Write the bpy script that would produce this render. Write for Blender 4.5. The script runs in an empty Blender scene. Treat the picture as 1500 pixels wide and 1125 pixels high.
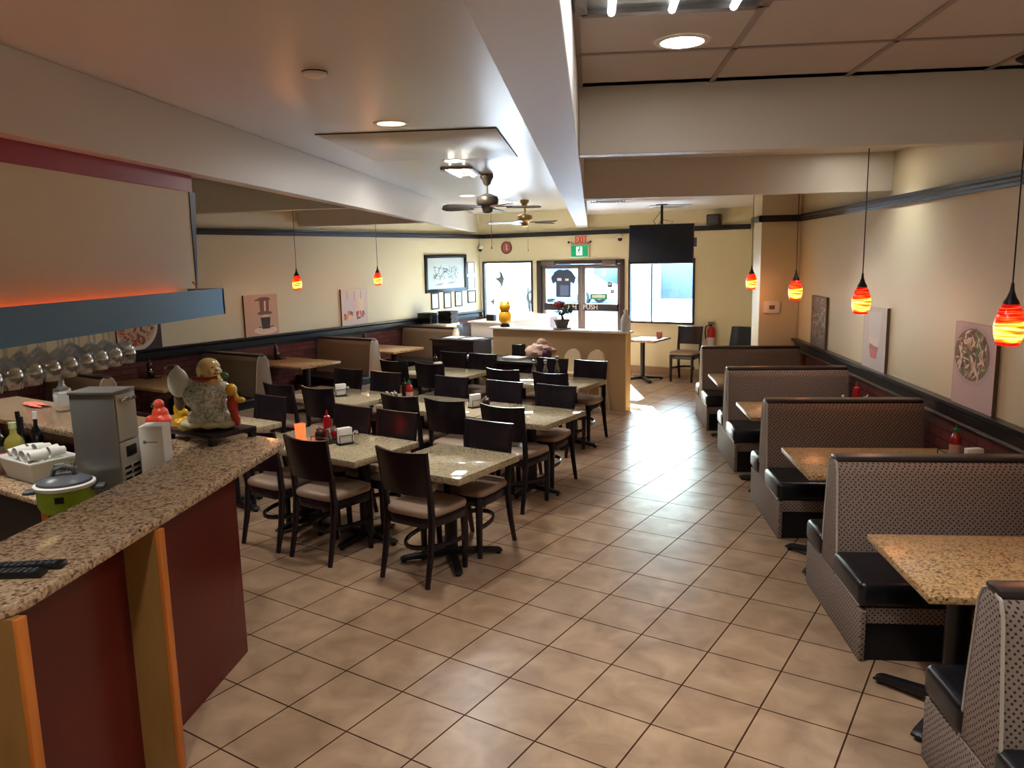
import bpy, bmesh, math, random
from mathutils import Vector, Matrix
PI = math.pi
sc = bpy.context.scene
COL = sc.collection
# ------------------------------------------------------------------ camera
F_PX, PITCH, YAW, ROLL, CAM_H = 1142.89, 0.160728, 0.103026, -0.0198165, 2.05
cy, sy, cp, sp = math.cos(YAW), math.sin(YAW), math.cos(PITCH), math.sin(PITCH)
FW = Vector((-sy * cp, cy * cp, -sp)); R0 = Vector((cy, sy, 0)); U0 = R0.cross(FW)
RT = R0 * math.cos(ROLL) + U0 * math.sin(ROLL); UP = U0 * math.cos(ROLL) - R0 * math.sin(ROLL)
cam = bpy.data.cameras.new('camera'); cam.sensor_width = 36; cam.lens = F_PX / 1500 * 36
cam.clip_start = 0.05; cam.clip_end = 400
camo = bpy.data.objects.new('camera', cam); COL.objects.link(camo)
camo.matrix_world = Matrix(((RT.x, UP.x, -FW.x, 0), (RT.y, UP.y, -FW.y, 0), (RT.z, UP.z, -FW.z, CAM_H), (0, 0, 0, 1)))
sc.camera = camo
# ------------------------------------------------------------------ world, sun, exposure
sc.view_settings.view_transform = 'Standard'; sc.view_settings.look = 'None'
sc.view_settings.gamma = 1.0; sc.view_settings.use_curve_mapping = False
sc.view_settings.exposure = 1.58
TH = math.radians(27.4)
E1 = Vector((math.cos(TH), -math.sin(TH), 0)); E2 = Vector((math.sin(TH), math.cos(TH), 0))
def W(u, v, z=0.0): return E1 * u + E2 * v + Vector((0, 0, z))
w = bpy.data.worlds.new('sky'); sc.world = w; w.use_nodes = True
nt = w.node_tree; bg = nt.nodes['Background']
sky = nt.nodes.new('ShaderNodeTexSky'); sky.sky_type = 'HOSEK_WILKIE'
sun_from = (-(E1 * 0.55 - E2 * 0.83)).normalized() * math.cos(math.radians(19.8)) + Vector((0, 0, math.sin(math.radians(19.8))))
sky.sun_direction = sun_from; sky.turbidity = 3.0; sky.ground_albedo = 0.5
tint = nt.nodes.new('ShaderNodeMix'); tint.data_type = 'RGBA'; tint.blend_type = 'MULTIPLY'; tint.inputs[0].default_value = 1; tint.inputs[7].default_value = (.78, .93, 1.15, 1)
nt.links.new(sky.outputs[0], tint.inputs[6]); nt.links.new(tint.outputs[2], bg.inputs[0]); bg.inputs[1].default_value = 60.0
sl = bpy.data.lights.new('sun', 'SUN'); sl.energy = 44; sl.angle = 0.01; sl.color = (1.0, 0.97, 0.92)
so = bpy.data.objects.new('sun', sl); COL.objects.link(so)
so.rotation_euler = (-sun_from).to_track_quat('-Z', 'Y').to_euler()
sc.cycles.use_denoising = True
sc.cycles.max_bounces = 10; sc.cycles.transparent_max_bounces = 16
sc.cycles.sample_clamp_indirect = 6.0
DOWN_W, TROFFER_W = 62.0, 3.5

# ------------------------------------------------------------------ materials
def lin(c):
    return tuple((x / 255 / 12.92 if x / 255 <= 0.04045 else ((x / 255 + 0.055) / 1.055) ** 2.4) for x in c)
def mk(name, rgb, rough=0.5, metal=0.0, emit=None, estr=0.0, trans=0.0, ior=1.45, coat=0.0, alpha=1.0, sheen=0.0):
    m = bpy.data.materials.new(name); m.use_nodes = True
    b = m.node_tree.nodes['Principled BSDF']
    b.inputs['Base Color'].default_value = (*lin(rgb), 1); b.inputs['Roughness'].default_value = rough
    b.inputs['Metallic'].default_value = metal; b.inputs['IOR'].default_value = ior
    b.inputs['Transmission Weight'].default_value = trans; b.inputs['Coat Weight'].default_value = coat
    b.inputs['Coat Roughness'].default_value = 0.08
    b.inputs['Alpha'].default_value = alpha
    if emit: b.inputs['Emission Color'].default_value = (*lin(emit), 1); b.inputs['Emission Strength'].default_value = estr
    return m
def nodes(m):
    t = m.node_tree
    def N(kind, **kw):
        n = t.nodes.new(kind)
        for k, v in kw.items(): setattr(n, k, v)
        return n
    return t, N, t.links.new, t.nodes['Principled BSDF']
def ramp(N, stops, interp='LINEAR'):
    r = N('ShaderNodeValToRGB'); e = r.color_ramp; e.interpolation = interp
    while len(e.elements) > 1: e.elements.remove(e.elements[-1])
    e.elements[0].position = stops[0][0]; e.elements[0].color = (*lin(stops[0][1]), 1)
    for p, c in stops[1:]:
        x = e.elements.new(p); x.color = (*lin(c), 1)
    return r
def bump(m, scale, strength, dist=0.002, kind='noise'):
    t, N, L, b = nodes(m)
    tc = N('ShaderNodeTexCoord'); n = N('ShaderNodeTexNoise'); n.inputs['Scale'].default_value = scale; n.inputs['Detail'].default_value = 4
    bp = N('ShaderNodeBump'); bp.inputs['Strength'].default_value = strength; bp.inputs['Distance'].default_value = dist
    L(tc.outputs['Object'], n.inputs['Vector']); L(n.outputs[0], bp.inputs['Height']); L(bp.outputs[0], b.inputs['Normal'])
    return m
def noisy(name, stops, scale, rough, detail=6, dist=0.0, stretch=(1, 1, 1), coat=0.0):
    m = mk(name, stops[0][1], rough, coat=coat); t, N, L, b = nodes(m)
    tc = N('ShaderNodeTexCoord'); mp = N('ShaderNodeMapping'); mp.inputs['Scale'].default_value = stretch
    n = N('ShaderNodeTexNoise'); n.inputs['Scale'].default_value = scale; n.inputs['Detail'].default_value = detail
    n.inputs['Distortion'].default_value = dist; n.inputs['Roughness'].default_value = 0.65
    r = ramp(N, stops); L(tc.outputs['Object'], mp.inputs[0]); L(mp.outputs[0], n.inputs['Vector'])
    L(n.outputs[0], r.inputs[0]); L(r.outputs[0], b.inputs['Base Color'])
    return m
def granite(name, stops, scale, rough):
    m = mk(name, stops[0][1], rough); t, N, L, b = nodes(m)
    tc = N('ShaderNodeTexCoord'); n = N('ShaderNodeTexNoise'); n.inputs['Scale'].default_value = scale; n.inputs['Detail'].default_value = 3; n.inputs['Roughness'].default_value = .7
    v = N('ShaderNodeTexVoronoi'); v.inputs['Scale'].default_value = scale * 1.6
    mx = N('ShaderNodeMix'); mx.data_type = 'RGBA'; mx.inputs[0].default_value = 0.45
    r = ramp(N, stops); L(tc.outputs['Object'], n.inputs['Vector']); L(tc.outputs['Object'], v.inputs['Vector'])
    L(n.outputs[0], mx.inputs[6]); L(v.outputs['Color'], mx.inputs[7]); L(mx.outputs[2], r.inputs[0]); L(r.outputs[0], b.inputs['Base Color'])
    return m
def dotted(name, base, dot, pitch, dotr, rough):
    m = mk(name, base, rough); t, N, L, b = nodes(m)
    tc = N('ShaderNodeTexCoord'); nz = N('ShaderNodeTexNoise'); nz.inputs['Scale'].default_value = 9
    v = N('ShaderNodeTexVoronoi'); v.voronoi_dimensions = '2D'; v.inputs['Scale'].default_value = 1 / pitch; v.inputs['Randomness'].default_value = 0.22
    sep = N('ShaderNodeSeparateXYZ'); cb = N('ShaderNodeCombineXYZ'); ad = N('ShaderNodeMath', operation='ADD')
    L(tc.outputs['Object'], sep.inputs[0]); L(sep.outputs['X'], ad.inputs[0]); L(sep.outputs['Y'], ad.inputs[1])
    L(ad.outputs[0], cb.inputs['X']); L(sep.outputs['Z'], cb.inputs['Y'])
    rot = N('ShaderNodeMapping'); rot.inputs['Rotation'].default_value = (0, 0, 0.78); L(cb.outputs[0], rot.inputs[0]); L(rot.outputs[0], v.inputs['Vector'])
    lt = N('ShaderNodeMath', operation='LESS_THAN'); lt.inputs[1].default_value = dotr; L(v.outputs['Distance'], lt.inputs[0])
    mx = N('ShaderNodeMix'); mx.data_type = 'RGBA'; mx.inputs[6].default_value = (*lin(base), 1); mx.inputs[7].default_value = (*lin(dot), 1)
    L(lt.outputs[0], mx.inputs[0]); L(mx.outputs[2], b.inputs['Base Color'])
    return m
def bricks(name):
    m = mk(name, (100, 45, 40), 0.75); t, N, L, b = nodes(m)
    tc = N('ShaderNodeTexCoord'); sep = N('ShaderNodeSeparateXYZ'); cb = N('ShaderNodeCombineXYZ')
    L(tc.outputs['Object'], sep.inputs[0]); L(sep.outputs['Y'], cb.inputs['X']); L(sep.outputs['Z'], cb.inputs['Y'])
    br = N('ShaderNodeTexBrick'); br.inputs['Scale'].default_value = 1; br.inputs['Brick Width'].default_value = .21; br.inputs['Row Height'].default_value = .075
    br.inputs['Mortar Size'].default_value = .006; br.inputs['Color1'].default_value = (*lin((112, 60, 56)), 1); br.inputs['Color2'].default_value = (*lin((86, 46, 44)), 1); br.inputs['Mortar'].default_value = (*lin((62, 38, 36)), 1)
    L(cb.outputs[0], br.inputs['Vector']); L(br.outputs['Color'], b.inputs['Base Color'])
    bp = N('ShaderNodeBump'); bp.inputs['Strength'].default_value = .6; bp.inputs['Distance'].default_value = .006; bp.invert = True
    L(br.outputs['Fac'], bp.inputs['Height']); L(bp.outputs[0], b.inputs['Normal'])
    return m
def floor_tiles():
    m = mk('floor_tile', (190, 152, 118), 0.3); t, N, L, b = nodes(m)
    tc = N('ShaderNodeTexCoord'); mp = N('ShaderNodeMapping'); P = 0.3731
    mp.inputs['Location'].default_value = (0.345 * P + 0.002, 0.045 * P + 0.002, 0); L(tc.outputs['Object'], mp.inputs[0])
    br = N('ShaderNodeTexBrick'); br.offset = 0; br.squash = 1; br.inputs['Scale'].default_value = 1
    br.inputs['Brick Width'].default_value = P; br.inputs['Row Height'].default_value = P; br.inputs['Mortar Size'].default_value = .0042; br.inputs['Mortar Smooth'].default_value = .1
    br.inputs['Color1'].default_value = (*lin((168, 139, 112)), 1); br.inputs['Color2'].default_value = (*lin((178, 149, 121)), 1); br.inputs['Mortar'].default_value = (*lin((72, 50, 38)), 1)
    L(mp.outputs[0], br.inputs['Vector'])
    n = N('ShaderNodeTexNoise'); n.inputs['Scale'].default_value = 5; n.inputs['Detail'].default_value = 6; n.inputs['Distortion'].default_value = .6; L(tc.outputs['Object'], n.inputs['Vector'])
    r = ramp(N, [(0.3, (205, 200, 195)), (0.7, (255, 255, 255))]); L(n.outputs[0], r.inputs[0])
    mx = N('ShaderNodeMix'); mx.data_type = 'RGBA'; mx.blend_type = 'MULTIPLY'; mx.inputs[0].default_value = 1
    L(br.outputs['Color'], mx.inputs[6]); L(r.outputs[0], mx.inputs[7]); L(mx.outputs[2], b.inputs['Base Color'])
    rr = N('ShaderNodeMapRange'); rr.inputs['To Min'].default_value = .3; rr.inputs['To Max'].default_value = .75; L(br.outputs['Fac'], rr.inputs[0]); L(rr.outputs[0], b.inputs['Roughness'])
    sr = N('ShaderNodeMapRange'); sr.inputs['To Min'].default_value = .36; sr.inputs['To Max'].default_value = .0; L(br.outputs['Fac'], sr.inputs[0]); L(sr.outputs[0], b.inputs['Specular IOR Level'])
    bp = N('ShaderNodeBump'); bp.inputs['Strength'].default_value = .2; bp.inputs['Distance'].default_value = .001; bp.invert = True
    L(br.outputs['Fac'], bp.inputs['Height']); L(bp.outputs[0], b.inputs['Normal'])
    return m
def swirl_shade():
    m = mk('amber_glass', (230, 60, 20), 0.15); t, N, L, b = nodes(m)
    tc = N('ShaderNodeTexCoord'); sep = N('ShaderNodeSeparateXYZ'); L(tc.outputs['Object'], sep.inputs[0])
    mp = N('ShaderNodeMapping'); mp.inputs['Rotation'].default_value = (0.75, 0.3, 0); mp.inputs['Scale'].default_value = (6, 6, 60); L(tc.outputs['Object'], mp.inputs[0])
    n = N('ShaderNodeTexNoise'); n.inputs['Scale'].default_value = 1.0; n.inputs['Detail'].default_value = 3; n.inputs['Distortion'].default_value = 1.2; L(mp.outputs[0], n.inputs['Vector'])
    mr = N('ShaderNodeMapRange'); mr.inputs['From Min'].default_value = 0.0; mr.inputs['From Max'].default_value = .19; L(sep.outputs['Z'], mr.inputs[0])
    hr = ramp(N, [(0.0, (60, 60, 60)), (0.2, (215, 215, 215)), (0.55, (200, 200, 200)), (0.78, (70, 70, 70)), (1.0, (30, 30, 30))]); L(mr.outputs[0], hr.inputs[0])
    ml = N('ShaderNodeMath', operation='MULTIPLY_ADD'); ml.inputs[1].default_value = 1.7; ml.inputs[2].default_value = -.87; L(n.outputs[0], ml.inputs[0])
    ad = N('ShaderNodeMath', operation='ADD'); L(hr.outputs[0], ad.inputs[0]); L(ml.outputs[0], ad.inputs[1])
    cr = ramp(N, [(0.0, (150, 8, 8)), (0.2, (222, 30, 16)), (0.42, (244, 110, 20)), (0.65, (255, 205, 50)), (0.9, (255, 240, 150))]); L(ad.outputs[0], cr.inputs[0])
    L(cr.outputs[0], b.inputs['Emission Color']); b.inputs['Emission Strength'].default_value = .62; L(cr.outputs[0], b.inputs['Base Color'])
    return m
def pane_glass():
    m = bpy.data.materials.new('window_glass'); m.use_nodes = True; t = m.node_tree; t.nodes.clear()
    o = t.nodes.new('ShaderNodeOutputMaterial'); tr = t.nodes.new('ShaderNodeBsdfTransparent'); tr.inputs[0].default_value = (.93, .97, .96, 1)
    g = t.nodes.new('ShaderNodeBsdfGlossy'); g.inputs['Roughness'].default_value = .02
    fr = t.nodes.new('ShaderNodeFresnel'); fr.inputs[0].default_value = 1.45; mx = t.nodes.new('ShaderNodeMixShader')
    t.links.new(fr.outputs[0], mx.inputs[0]); t.links.new(tr.outputs[0], mx.inputs[1]); t.links.new(g.outputs[0], mx.inputs[2]); t.links.new(mx.outputs[0], o.inputs[0])
    return m
def clear_glass():
    m = bpy.data.materials.new('clear_glass'); m.use_nodes = True; t = m.node_tree; t.nodes.clear()
    o = t.nodes.new('ShaderNodeOutputMaterial'); tr = t.nodes.new('ShaderNodeBsdfTransparent'); tr.inputs[0].default_value = (.9, .92, .93, 1)
    g = t.nodes.new('ShaderNodeBsdfGlossy'); g.inputs['Roughness'].default_value = .08; g.inputs[0].default_value = (1, 1, 1, 1)
    lw = t.nodes.new('ShaderNodeLayerWeight'); lw.inputs[0].default_value = .35; mx = t.nodes.new('ShaderNodeMixShader')
    mr = t.nodes.new('ShaderNodeMapRange'); mr.inputs['To Min'].default_value = .1; mr.inputs['To Max'].default_value = .8; t.links.new(lw.outputs['Facing'], mr.inputs[0]); t.links.new(mr.outputs[0], mx.inputs[0]); t.links.new(tr.outputs[0], mx.inputs[1]); t.links.new(g.outputs[0], mx.inputs[2]); t.links.new(mx.outputs[0], o.inputs[0])
    return m

M = {}
M['cream'] = bump(mk('cream_wall_paint', (212, 202, 170), 0.5), 60, .12)
M['white_paint'] = mk('white_ceiling_paint', (210, 206, 200), 0.42)
M['gloss_ceiling'] = mk('semi_gloss_ceiling_paint', (206, 203, 194), 0.27)
M['ceil_tile'] = bump(mk('ceiling_tile', (194, 185, 182), 0.8), 90, .25)
M['tbar'] = mk('ceiling_grid', (150, 138, 132), 0.5)
M['black_trim'] = mk('black_painted_wood', (24, 26, 32), 0.28)
M['brick'] = bricks('red_brick')
M['tile'] = floor_tiles()
M['base_tile'] = mk('tile_skirting', (150, 120, 96), 0.4)
M['granite_bar'] = granite('bar_granite', [(0.22, (58, 44, 36)), (0.36, (118, 94, 74)), (0.46, (166, 138, 110)), (0.58, (196, 172, 142)), (0.72, (150, 118, 86)), (0.85, (214, 198, 172))], 54, 0.14)
M['granite_table'] = granite('table_granite', [(0.25, (116, 104, 80)), (0.42, (156, 142, 114)), (0.58, (182, 168, 138)), (0.8, (164, 146, 114))], 60, 0.07)
M['tan_top'] = granite('tan_table_top', [(0.3, (84, 58, 38)), (0.42, (150, 116, 78)), (0.56, (196, 164, 118)), (0.7, (158, 120, 80)), (0.85, (206, 178, 134))], 62, 0.28)
M['espresso'] = mk('espresso_wood', (31, 24, 30), 0.24)
M['seat_tan'] = mk('tan_vinyl', (150, 128, 110), 0.38)
M['black_vinyl'] = mk('black_vinyl', (18, 20, 27), 0.28)
M['black_base'] = mk('black_laminate', (20, 21, 26), 0.4)
M['black_metal'] = mk('black_iron', (20, 20, 23), 0.38)
M['dot_fabric'] = dotted('dotted_taupe_fabric', (136, 120, 110), (44, 32, 34), 0.0195, 0.245, 0.75)
M['taupe_fabric'] = bump(mk('taupe_vinyl', (138, 118, 96), 0.45), 30, .1)
M['piping'] = mk('grey_piping', (176, 168, 156), 0.4)
M['cap_vinyl'] = mk('brown_black_vinyl', (50, 42, 42), 0.33)
M['red_laminate'] = mk('oxblood_laminate', (92, 24, 22), 0.25)
M['brown_laminate'] = noisy('brown_laminate', [(0.3, (138, 102, 54)), (0.7, (160, 122, 70))], 6, 0.4, stretch=(1, 1, .3))
M['orange_wood'] = noisy('orange_wood', [(0.3, (176, 96, 34)), (0.7, (206, 122, 52))], 18, 0.4, stretch=(1, 1, .15))
M['blue_shelf'] = mk('blue_grey_laminate', (72, 124, 166), 0.35)
M['pink_band'] = mk('dark_pink_paint', (150, 48, 66), 0.35)
M['steel'] = mk('brushed_steel', (148, 148, 146), 0.32, 0.55)
M['chrome'] = mk('chrome', (210, 210, 212), 0.12, 1.0)
M['brass'] = mk('aged_brass', (150, 126, 80), 0.3, 0.9)
M['dark_brass'] = mk('dark_bronze', (84, 76, 66), 0.35, 0.7)
M['fan_blade'] = mk('fan_blade_wood', (66, 48, 38), 0.4)
M['white_plastic'] = mk('white_plastic', (224, 222, 216), 0.4)
M['grey_plastic'] = mk('grey_plastic', (84, 88, 96), 0.25)
M['black_plastic'] = mk('black_plastic', (20, 20, 22), 0.35)
M['green_plastic'] = mk('lime_green_plastic', (132, 160, 24), 0.35)
M['red_plastic'] = mk('red_plastic', (170, 22, 28), 0.3)
M['dark_red'] = mk('dark_red_glaze', (120, 14, 20), 0.25)
M['white_paper'] = mk('white_paper', (228, 226, 220), 0.7)
M['pane'] = pane_glass(); M['glass'] = clear_glass()
M['shade'] = swirl_shade()
M['lamp_white'] = mk('lamp_lens', (255, 250, 240), 0.4, emit=(255, 244, 226), estr=14)
M['lamp_warm'] = mk('lamp_lens_warm', (255, 236, 200), 0.4, emit=(255, 214, 150), estr=2.6)
M['tube'] = mk('fluorescent_tube', (245, 250, 255), 0.4, emit=(238, 246, 255), estr=.9)
M['led'] = mk('orange_led', (255, 110, 40), 0.4, emit=(255, 84, 34), estr=2.4)
M['tv'] = mk('tv_screen', (22, 32, 50), 0.25)  # bluish veiling glare put into the colour of a black screen
M['aluminium'] = mk('aluminium_frame', (120, 112, 108), 0.35, 0.6)
M['dark_frame'] = mk('dark_window_frame', (52, 42, 42), 0.4)
M['beige_half'] = mk('beige_laminate', (178, 150, 112), 0.5)
M['beige_light'] = mk('pale_wood_edge', (226, 196, 140), 0.4)
M['white_top'] = mk('white_laminate', (236, 230, 222), 0.3)

# ------------------------------------------------------------------ mesh builder
class MB:
    def __init__(s, mats): s.v = []; s.f = []; s.m = []; s.mats = mats if isinstance(mats, (list, tuple)) else [mats]; s.mi = 0
    def use(s, i): s.mi = i; return s
    def add(s, vs, fs, mat=None):
        n = len(s.v)
        for p in vs: s.v.append(tuple((mat @ Vector(p)) if mat else p))
        for f in fs: s.f.append([n + i for i in f]); s.m.append(s.mi)
        return s
    def box(s, x0, x1, y0, y1, z0, z1, bev=0.0, seg=2, mat=None):
        bm = bmesh.new(); bmesh.ops.create_cube(bm, size=1)
        for p in bm.verts: p.co = ((x0 + x1) / 2 + p.co.x * (x1 - x0), (y0 + y1) / 2 + p.co.y * (y1 - y0), (z0 + z1) / 2 + p.co.z * (z1 - z0))
        if bev > 0: bmesh.ops.bevel(bm, geom=list(bm.edges), offset=bev, segments=seg, profile=.5, affect='EDGES', clamp_overlap=True)
        bm.verts.index_update(); s.add([p.co[:] for p in bm.verts], [[q.index for q in f.verts] for f in bm.faces], mat); bm.free(); return s
    def prism(s, pts, z0, z1, bev=0.0, mat=None):
        bm = bmesh.new(); vs = [bm.verts.new((x, y, z0)) for x, y in pts]; f = bm.faces.new(vs)
        if f.normal.z > 0 or (f.normal_update() or f.normal.z > 0): f.normal_flip()
        r = bmesh.ops.extrude_face_region(bm, geom=[f]); up = [g for g in r['geom'] if isinstance(g, bmesh.types.BMVert)]
        for p in up: p.co.z = z1
        bmesh.ops.recalc_face_normals(bm, faces=list(bm.faces))
        if bev > 0: bmesh.ops.bevel(bm, geom=[e for e in bm.edges], offset=bev, segments=2, profile=.5, affect='EDGES', clamp_overlap=True)
        bm.verts.index_update(); s.add([p.co[:] for p in bm.verts], [[q.index for q in g.verts] for g in bm.faces], mat); bm.free(); return s
    def profile_x(s, pts, x0, x1, bev=0.0, mat=None):          # polygon in (y,z) run along x
        m = Matrix(((0, 0, 1, 0), (1, 0, 0, 0), (0, 1, 0, 0), (0, 0, 0, 1)))
        return s.prism(pts, x0, x1, bev, (mat @ m) if mat else m)
    def profile_y(s, pts, y0, y1, bev=0.0, mat=None):          # polygon in (x,z) run along y
        m = Matrix(((1, 0, 0, 0), (0, 0, -1, 0), (0, 1, 0, 0), (0, 0, 0, 1)))
        return s.prism(pts, -y1, -y0, bev, (mat @ m) if mat else m)
    def lathe(s, prof, cx=0, cy=0, seg=20, mat=None, cap=True):
        vs = []; fs = []; n = len(prof)
        for r, z in prof:
            for i in range(seg): a = 2 * PI * i / seg; vs.append((cx + max(r, 1e-5) * math.cos(a), cy + max(r, 1e-5) * math.sin(a), z))
        for k in range(n - 1):
            for i in range(seg): j = (i + 1) % seg; fs.append([k * seg + i, k * seg + j, (k + 1) * seg + j, (k + 1) * seg + i])
        if cap:
            fs.append(list(range(seg))[::-1]); fs.append([(n - 1) * seg + i for i in range(seg)])
        return s.add(vs, fs, mat)
    def tube(s, pts, r, seg=8, closed=False, sx=1.0, sz=1.0):
        pts = [Vector(p) for p in pts]; n = len(pts); rs = r if isinstance(r, (list, tuple)) else [r] * n
        vs = []; fs = []; ref = None
        for i, p in enumerate(pts):
            a = pts[(i - 1) % n] if (closed or i > 0) else p; b = pts[(i + 1) % n] if (closed or i < n - 1) else p
            d = (b - a).normalized()
            if ref is None: ref = Vector((0, 0, 1)) if abs(d.z) < .9 else Vector((1, 0, 0))
            x = (ref - d * ref.dot(d)).normalized(); y = d.cross(x); ref = x
            for k in range(seg):
                t = 2 * PI * k / seg; vs.append(p + x * math.cos(t) * rs[i] * sz + y * math.sin(t) * rs[i] * sx)
        for i in range(n if closed else n - 1):
            j = (i + 1) % n
            for k in range(seg): l = (k + 1) % seg; fs.append([i * seg + k, i * seg + l, j * seg + l, j * seg + k])
        if not closed: fs.append(list(range(seg))[::-1]); fs.append([(n - 1) * seg + k for k in range(seg)])
        return s.add([tuple(p) for p in vs], fs)
    def ell(s, c, r, seg=14, rings=9, mat=None):
        prof = [(math.sin(PI * k / rings), -math.cos(PI * k / rings)) for k in range(rings + 1)]
        m = Matrix.Translation(Vector(c)) @ Matrix.Diagonal((r[0], r[1], r[2], 1)) if not isinstance(r, (int, float)) else Matrix.Translation(Vector(c)) @ Matrix.Scale(r, 4)
        return s.lathe(prof, seg=seg, mat=(mat @ m) if mat else m)
    def grid_slab(s, fn, nu, nv, t):                             # fn(a,b)->point on the middle face, t = thickness along y
        vs = []; fs = []
        for side in (-1, 1):
            for i in range(nu + 1):
                for j in range(nv + 1):
                    p = Vector(fn(i / nu, j / nv)); vs.append((p.x, p.y + side * t / 2, p.z))
        k = (nu + 1) * (nv + 1); I = lambda q, i, j: q * k + i * (nv + 1) + j
        for i in range(nu):
            for j in range(nv):
                fs.append([I(0, i, j), I(0, i + 1, j), I(0, i + 1, j + 1), I(0, i, j + 1)]); fs.append([I(1, i, j), I(1, i, j + 1), I(1, i + 1, j + 1), I(1, i + 1, j)])
        for i in range(nu):
            fs.append([I(0, i, 0), I(1, i, 0), I(1, i + 1, 0), I(0, i + 1, 0)]); fs.append([I(0, i, nv), I(0, i + 1, nv), I(1, i + 1, nv), I(1, i, nv)])
        for j in range(nv):
            fs.append([I(0, 0, j), I(0, 0, j + 1), I(1, 0, j + 1), I(1, 0, j)]); fs.append([I(0, nu, j), I(1, nu, j), I(1, nu, j + 1), I(0, nu, j + 1)])
        return s.add(vs, fs)
    def build(s, name, parent=None, smooth=True, angle=40):
        me = bpy.data.meshes.new(name); me.from_pydata(s.v, [], s.f)
        for m in s.mats: me.materials.append(m)
        me.polygons.foreach_set('material_index', s.m)
        bm = bmesh.new(); bm.from_mesh(me); bmesh.ops.recalc_face_normals(bm, faces=list(bm.faces)); bm.to_mesh(me); bm.free()
        if smooth:
            me.polygons.foreach_set('use_smooth', [True] * len(me.polygons)); me.set_sharp_from_angle(angle=math.radians(angle))
        me.update()
        o = bpy.data.objects.new(name, me); COL.objects.link(o)
        if parent: o.parent = parent
        return o
def tag(o, label=None, cat=None, group=None, kind=None):
    if label: o['label'] = label
    if cat: o['category'] = cat
    if group: o['group'] = group
    if kind: o['kind'] = kind
    return o
def thing(name, label, cat, loc=(0, 0, 0), rz=0.0, group=None):
    o = bpy.data.objects.new(name, None); o.empty_display_size = .1; COL.objects.link(o)
    o.location = loc; o.rotation_euler = (0, 0, rz); return tag(o, label, cat, group)
def dup(root, loc, rz, label=None, group=None):
    r = root.copy(); COL.objects.link(r); r.location = loc; r.rotation_euler = (0, 0, rz)
    if label: r['label'] = label
    if group: r['group'] = group
    for ch in list(root.children):
        c = ch.copy(); COL.objects.link(c); c.parent = r
        for g in list(ch.children):
            d = g.copy(); COL.objects.link(d); d.parent = c
    return r
def struct(o, label=None): return tag(o, label, None, None, 'structure')
def skew(o): o.rotation_euler = (0, 0, -TH); return o           # meshes written in the shop-front grid (u,v)
def arc(cx, cy, r, a0, a1, n): return [(cx + r * math.cos(a0 + (a1 - a0) * i / n), cy + r * math.sin(a0 + (a1 - a0) * i / n)) for i in range(n + 1)]
def text_mesh(name, body, size, mat, parent, mtx, depth=.003, thin=0.0):
    cu = bpy.data.curves.new(name, 'FONT'); cu.body = body; cu.size = size; cu.extrude = depth; cu.align_x = 'CENTER'; cu.align_y = 'CENTER'; cu.resolution_u = 3; cu.offset = thin
    t = bpy.data.objects.new(name, cu); COL.objects.link(t)
    me = bpy.data.meshes.new_from_object(t.evaluated_get(bpy.context.evaluated_depsgraph_get())); bpy.data.objects.remove(t)
    me.name = name; me.transform(mtx); me.materials.clear(); me.materials.append(mat)
    o = bpy.data.objects.new(name, me); COL.objects.link(o)
    if parent: o.parent = parent
    return o

# ================================================================== SETTING
XR, UL, VF, ZC = 2.58, -8.97, 12.6, 2.88
def fl(u, v): p = W(u, v); return (p.x, p.y)
# floor (grid frame so the tiles follow the shop front)
b = MB(M['tile']); gp = [(UL - .14, -7.25), (3.25, -7.25), (3.25, VF + .15), (UL - .14, VF + .15)]
b.prism(gp, -.06, 0.0); struct(skew(b.build('floor', smooth=False)))
# walls
b = MB(M['cream']); b.box(XR, XR + .15, -1.6, 13.1, 0, 3.0); struct(b.build('wall_right', smooth=False))
b = MB(M['cream']); b.box(-11.6, XR + .15, -1.75, -1.6, 0, 3.0); struct(b.build('wall_back', smooth=False))
b = MB(M['cream']); b.box(UL - .15, UL, -7.3, VF + .15, 0, 3.0); struct(skew(b.build('wall_left', smooth=False)))
b = MB(M['cream']); v0, v1 = VF, VF + .15
WL, WR, DR, WZ, DZ = (-8.9, -7.76), (-5.8, -4.6), (-7.66, -5.88), (.88, 1.98), 1.98
for a, c in ((UL - .15, WL[0]), (WL[1], DR[0]), (DR[1], WR[0]), (WR[1], -3.2)): b.box(a, c, v0, v1, 0, 3.0)
for a, c in (WL, WR): b.box(a, c, v0, v1, 0, WZ[0]); b.box(a, c, v0, v1, WZ[1], 3.0)
b.box(DR[0], DR[1], v0, v1, DZ, 3.0); struct(skew(b.build('wall_front', smooth=False)))
b = MB(M['cream']); b.box(2.1, XR - .002, 10.1, 10.55, 0, 2.876, .004); struct(b.build('wall_pilaster', smooth=False))
# ceilings
b = MB(M['gloss_ceiling']); cp_ = [(-.06, -1.6), (-.06, 14.4)] + [fl(UL, VF), fl(UL, -6.9)]
b.prism(cp_, ZC, ZC + .1); struct(b.build('ceiling', smooth=False))
b = MB(M['white_paint']); b.prism([(-.06, 4.0), (XR, 4.0), (XR, 7.3), (-.06, 7.3)], ZC, ZC + .1); struct(b.build('ceiling_middle_bay', smooth=False))
b = MB(M['white_paint']); b.prism([(-.06, 7.2), (XR, 7.2), (XR, 12.9), (-.06, 14.4)], 2.76, 2.9); struct(b.build('ceiling_front_bay', smooth=False))
b = MB([M['ceil_tile'], M['tbar']]); b.box(-.06, XR, -1.6, 4.08, ZC, ZC + .1); b.use(1)
for k in range(5): x = -.05 + .635 * k; b.box(x - .012, x + .012, -1.6, 4.07, ZC - .006, ZC + .001)
for k in range(1, 9): y = 4.06 - .617 * k; b.box(-.06, XR, y - .012, y + .012, ZC - .006, ZC + .001)
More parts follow.
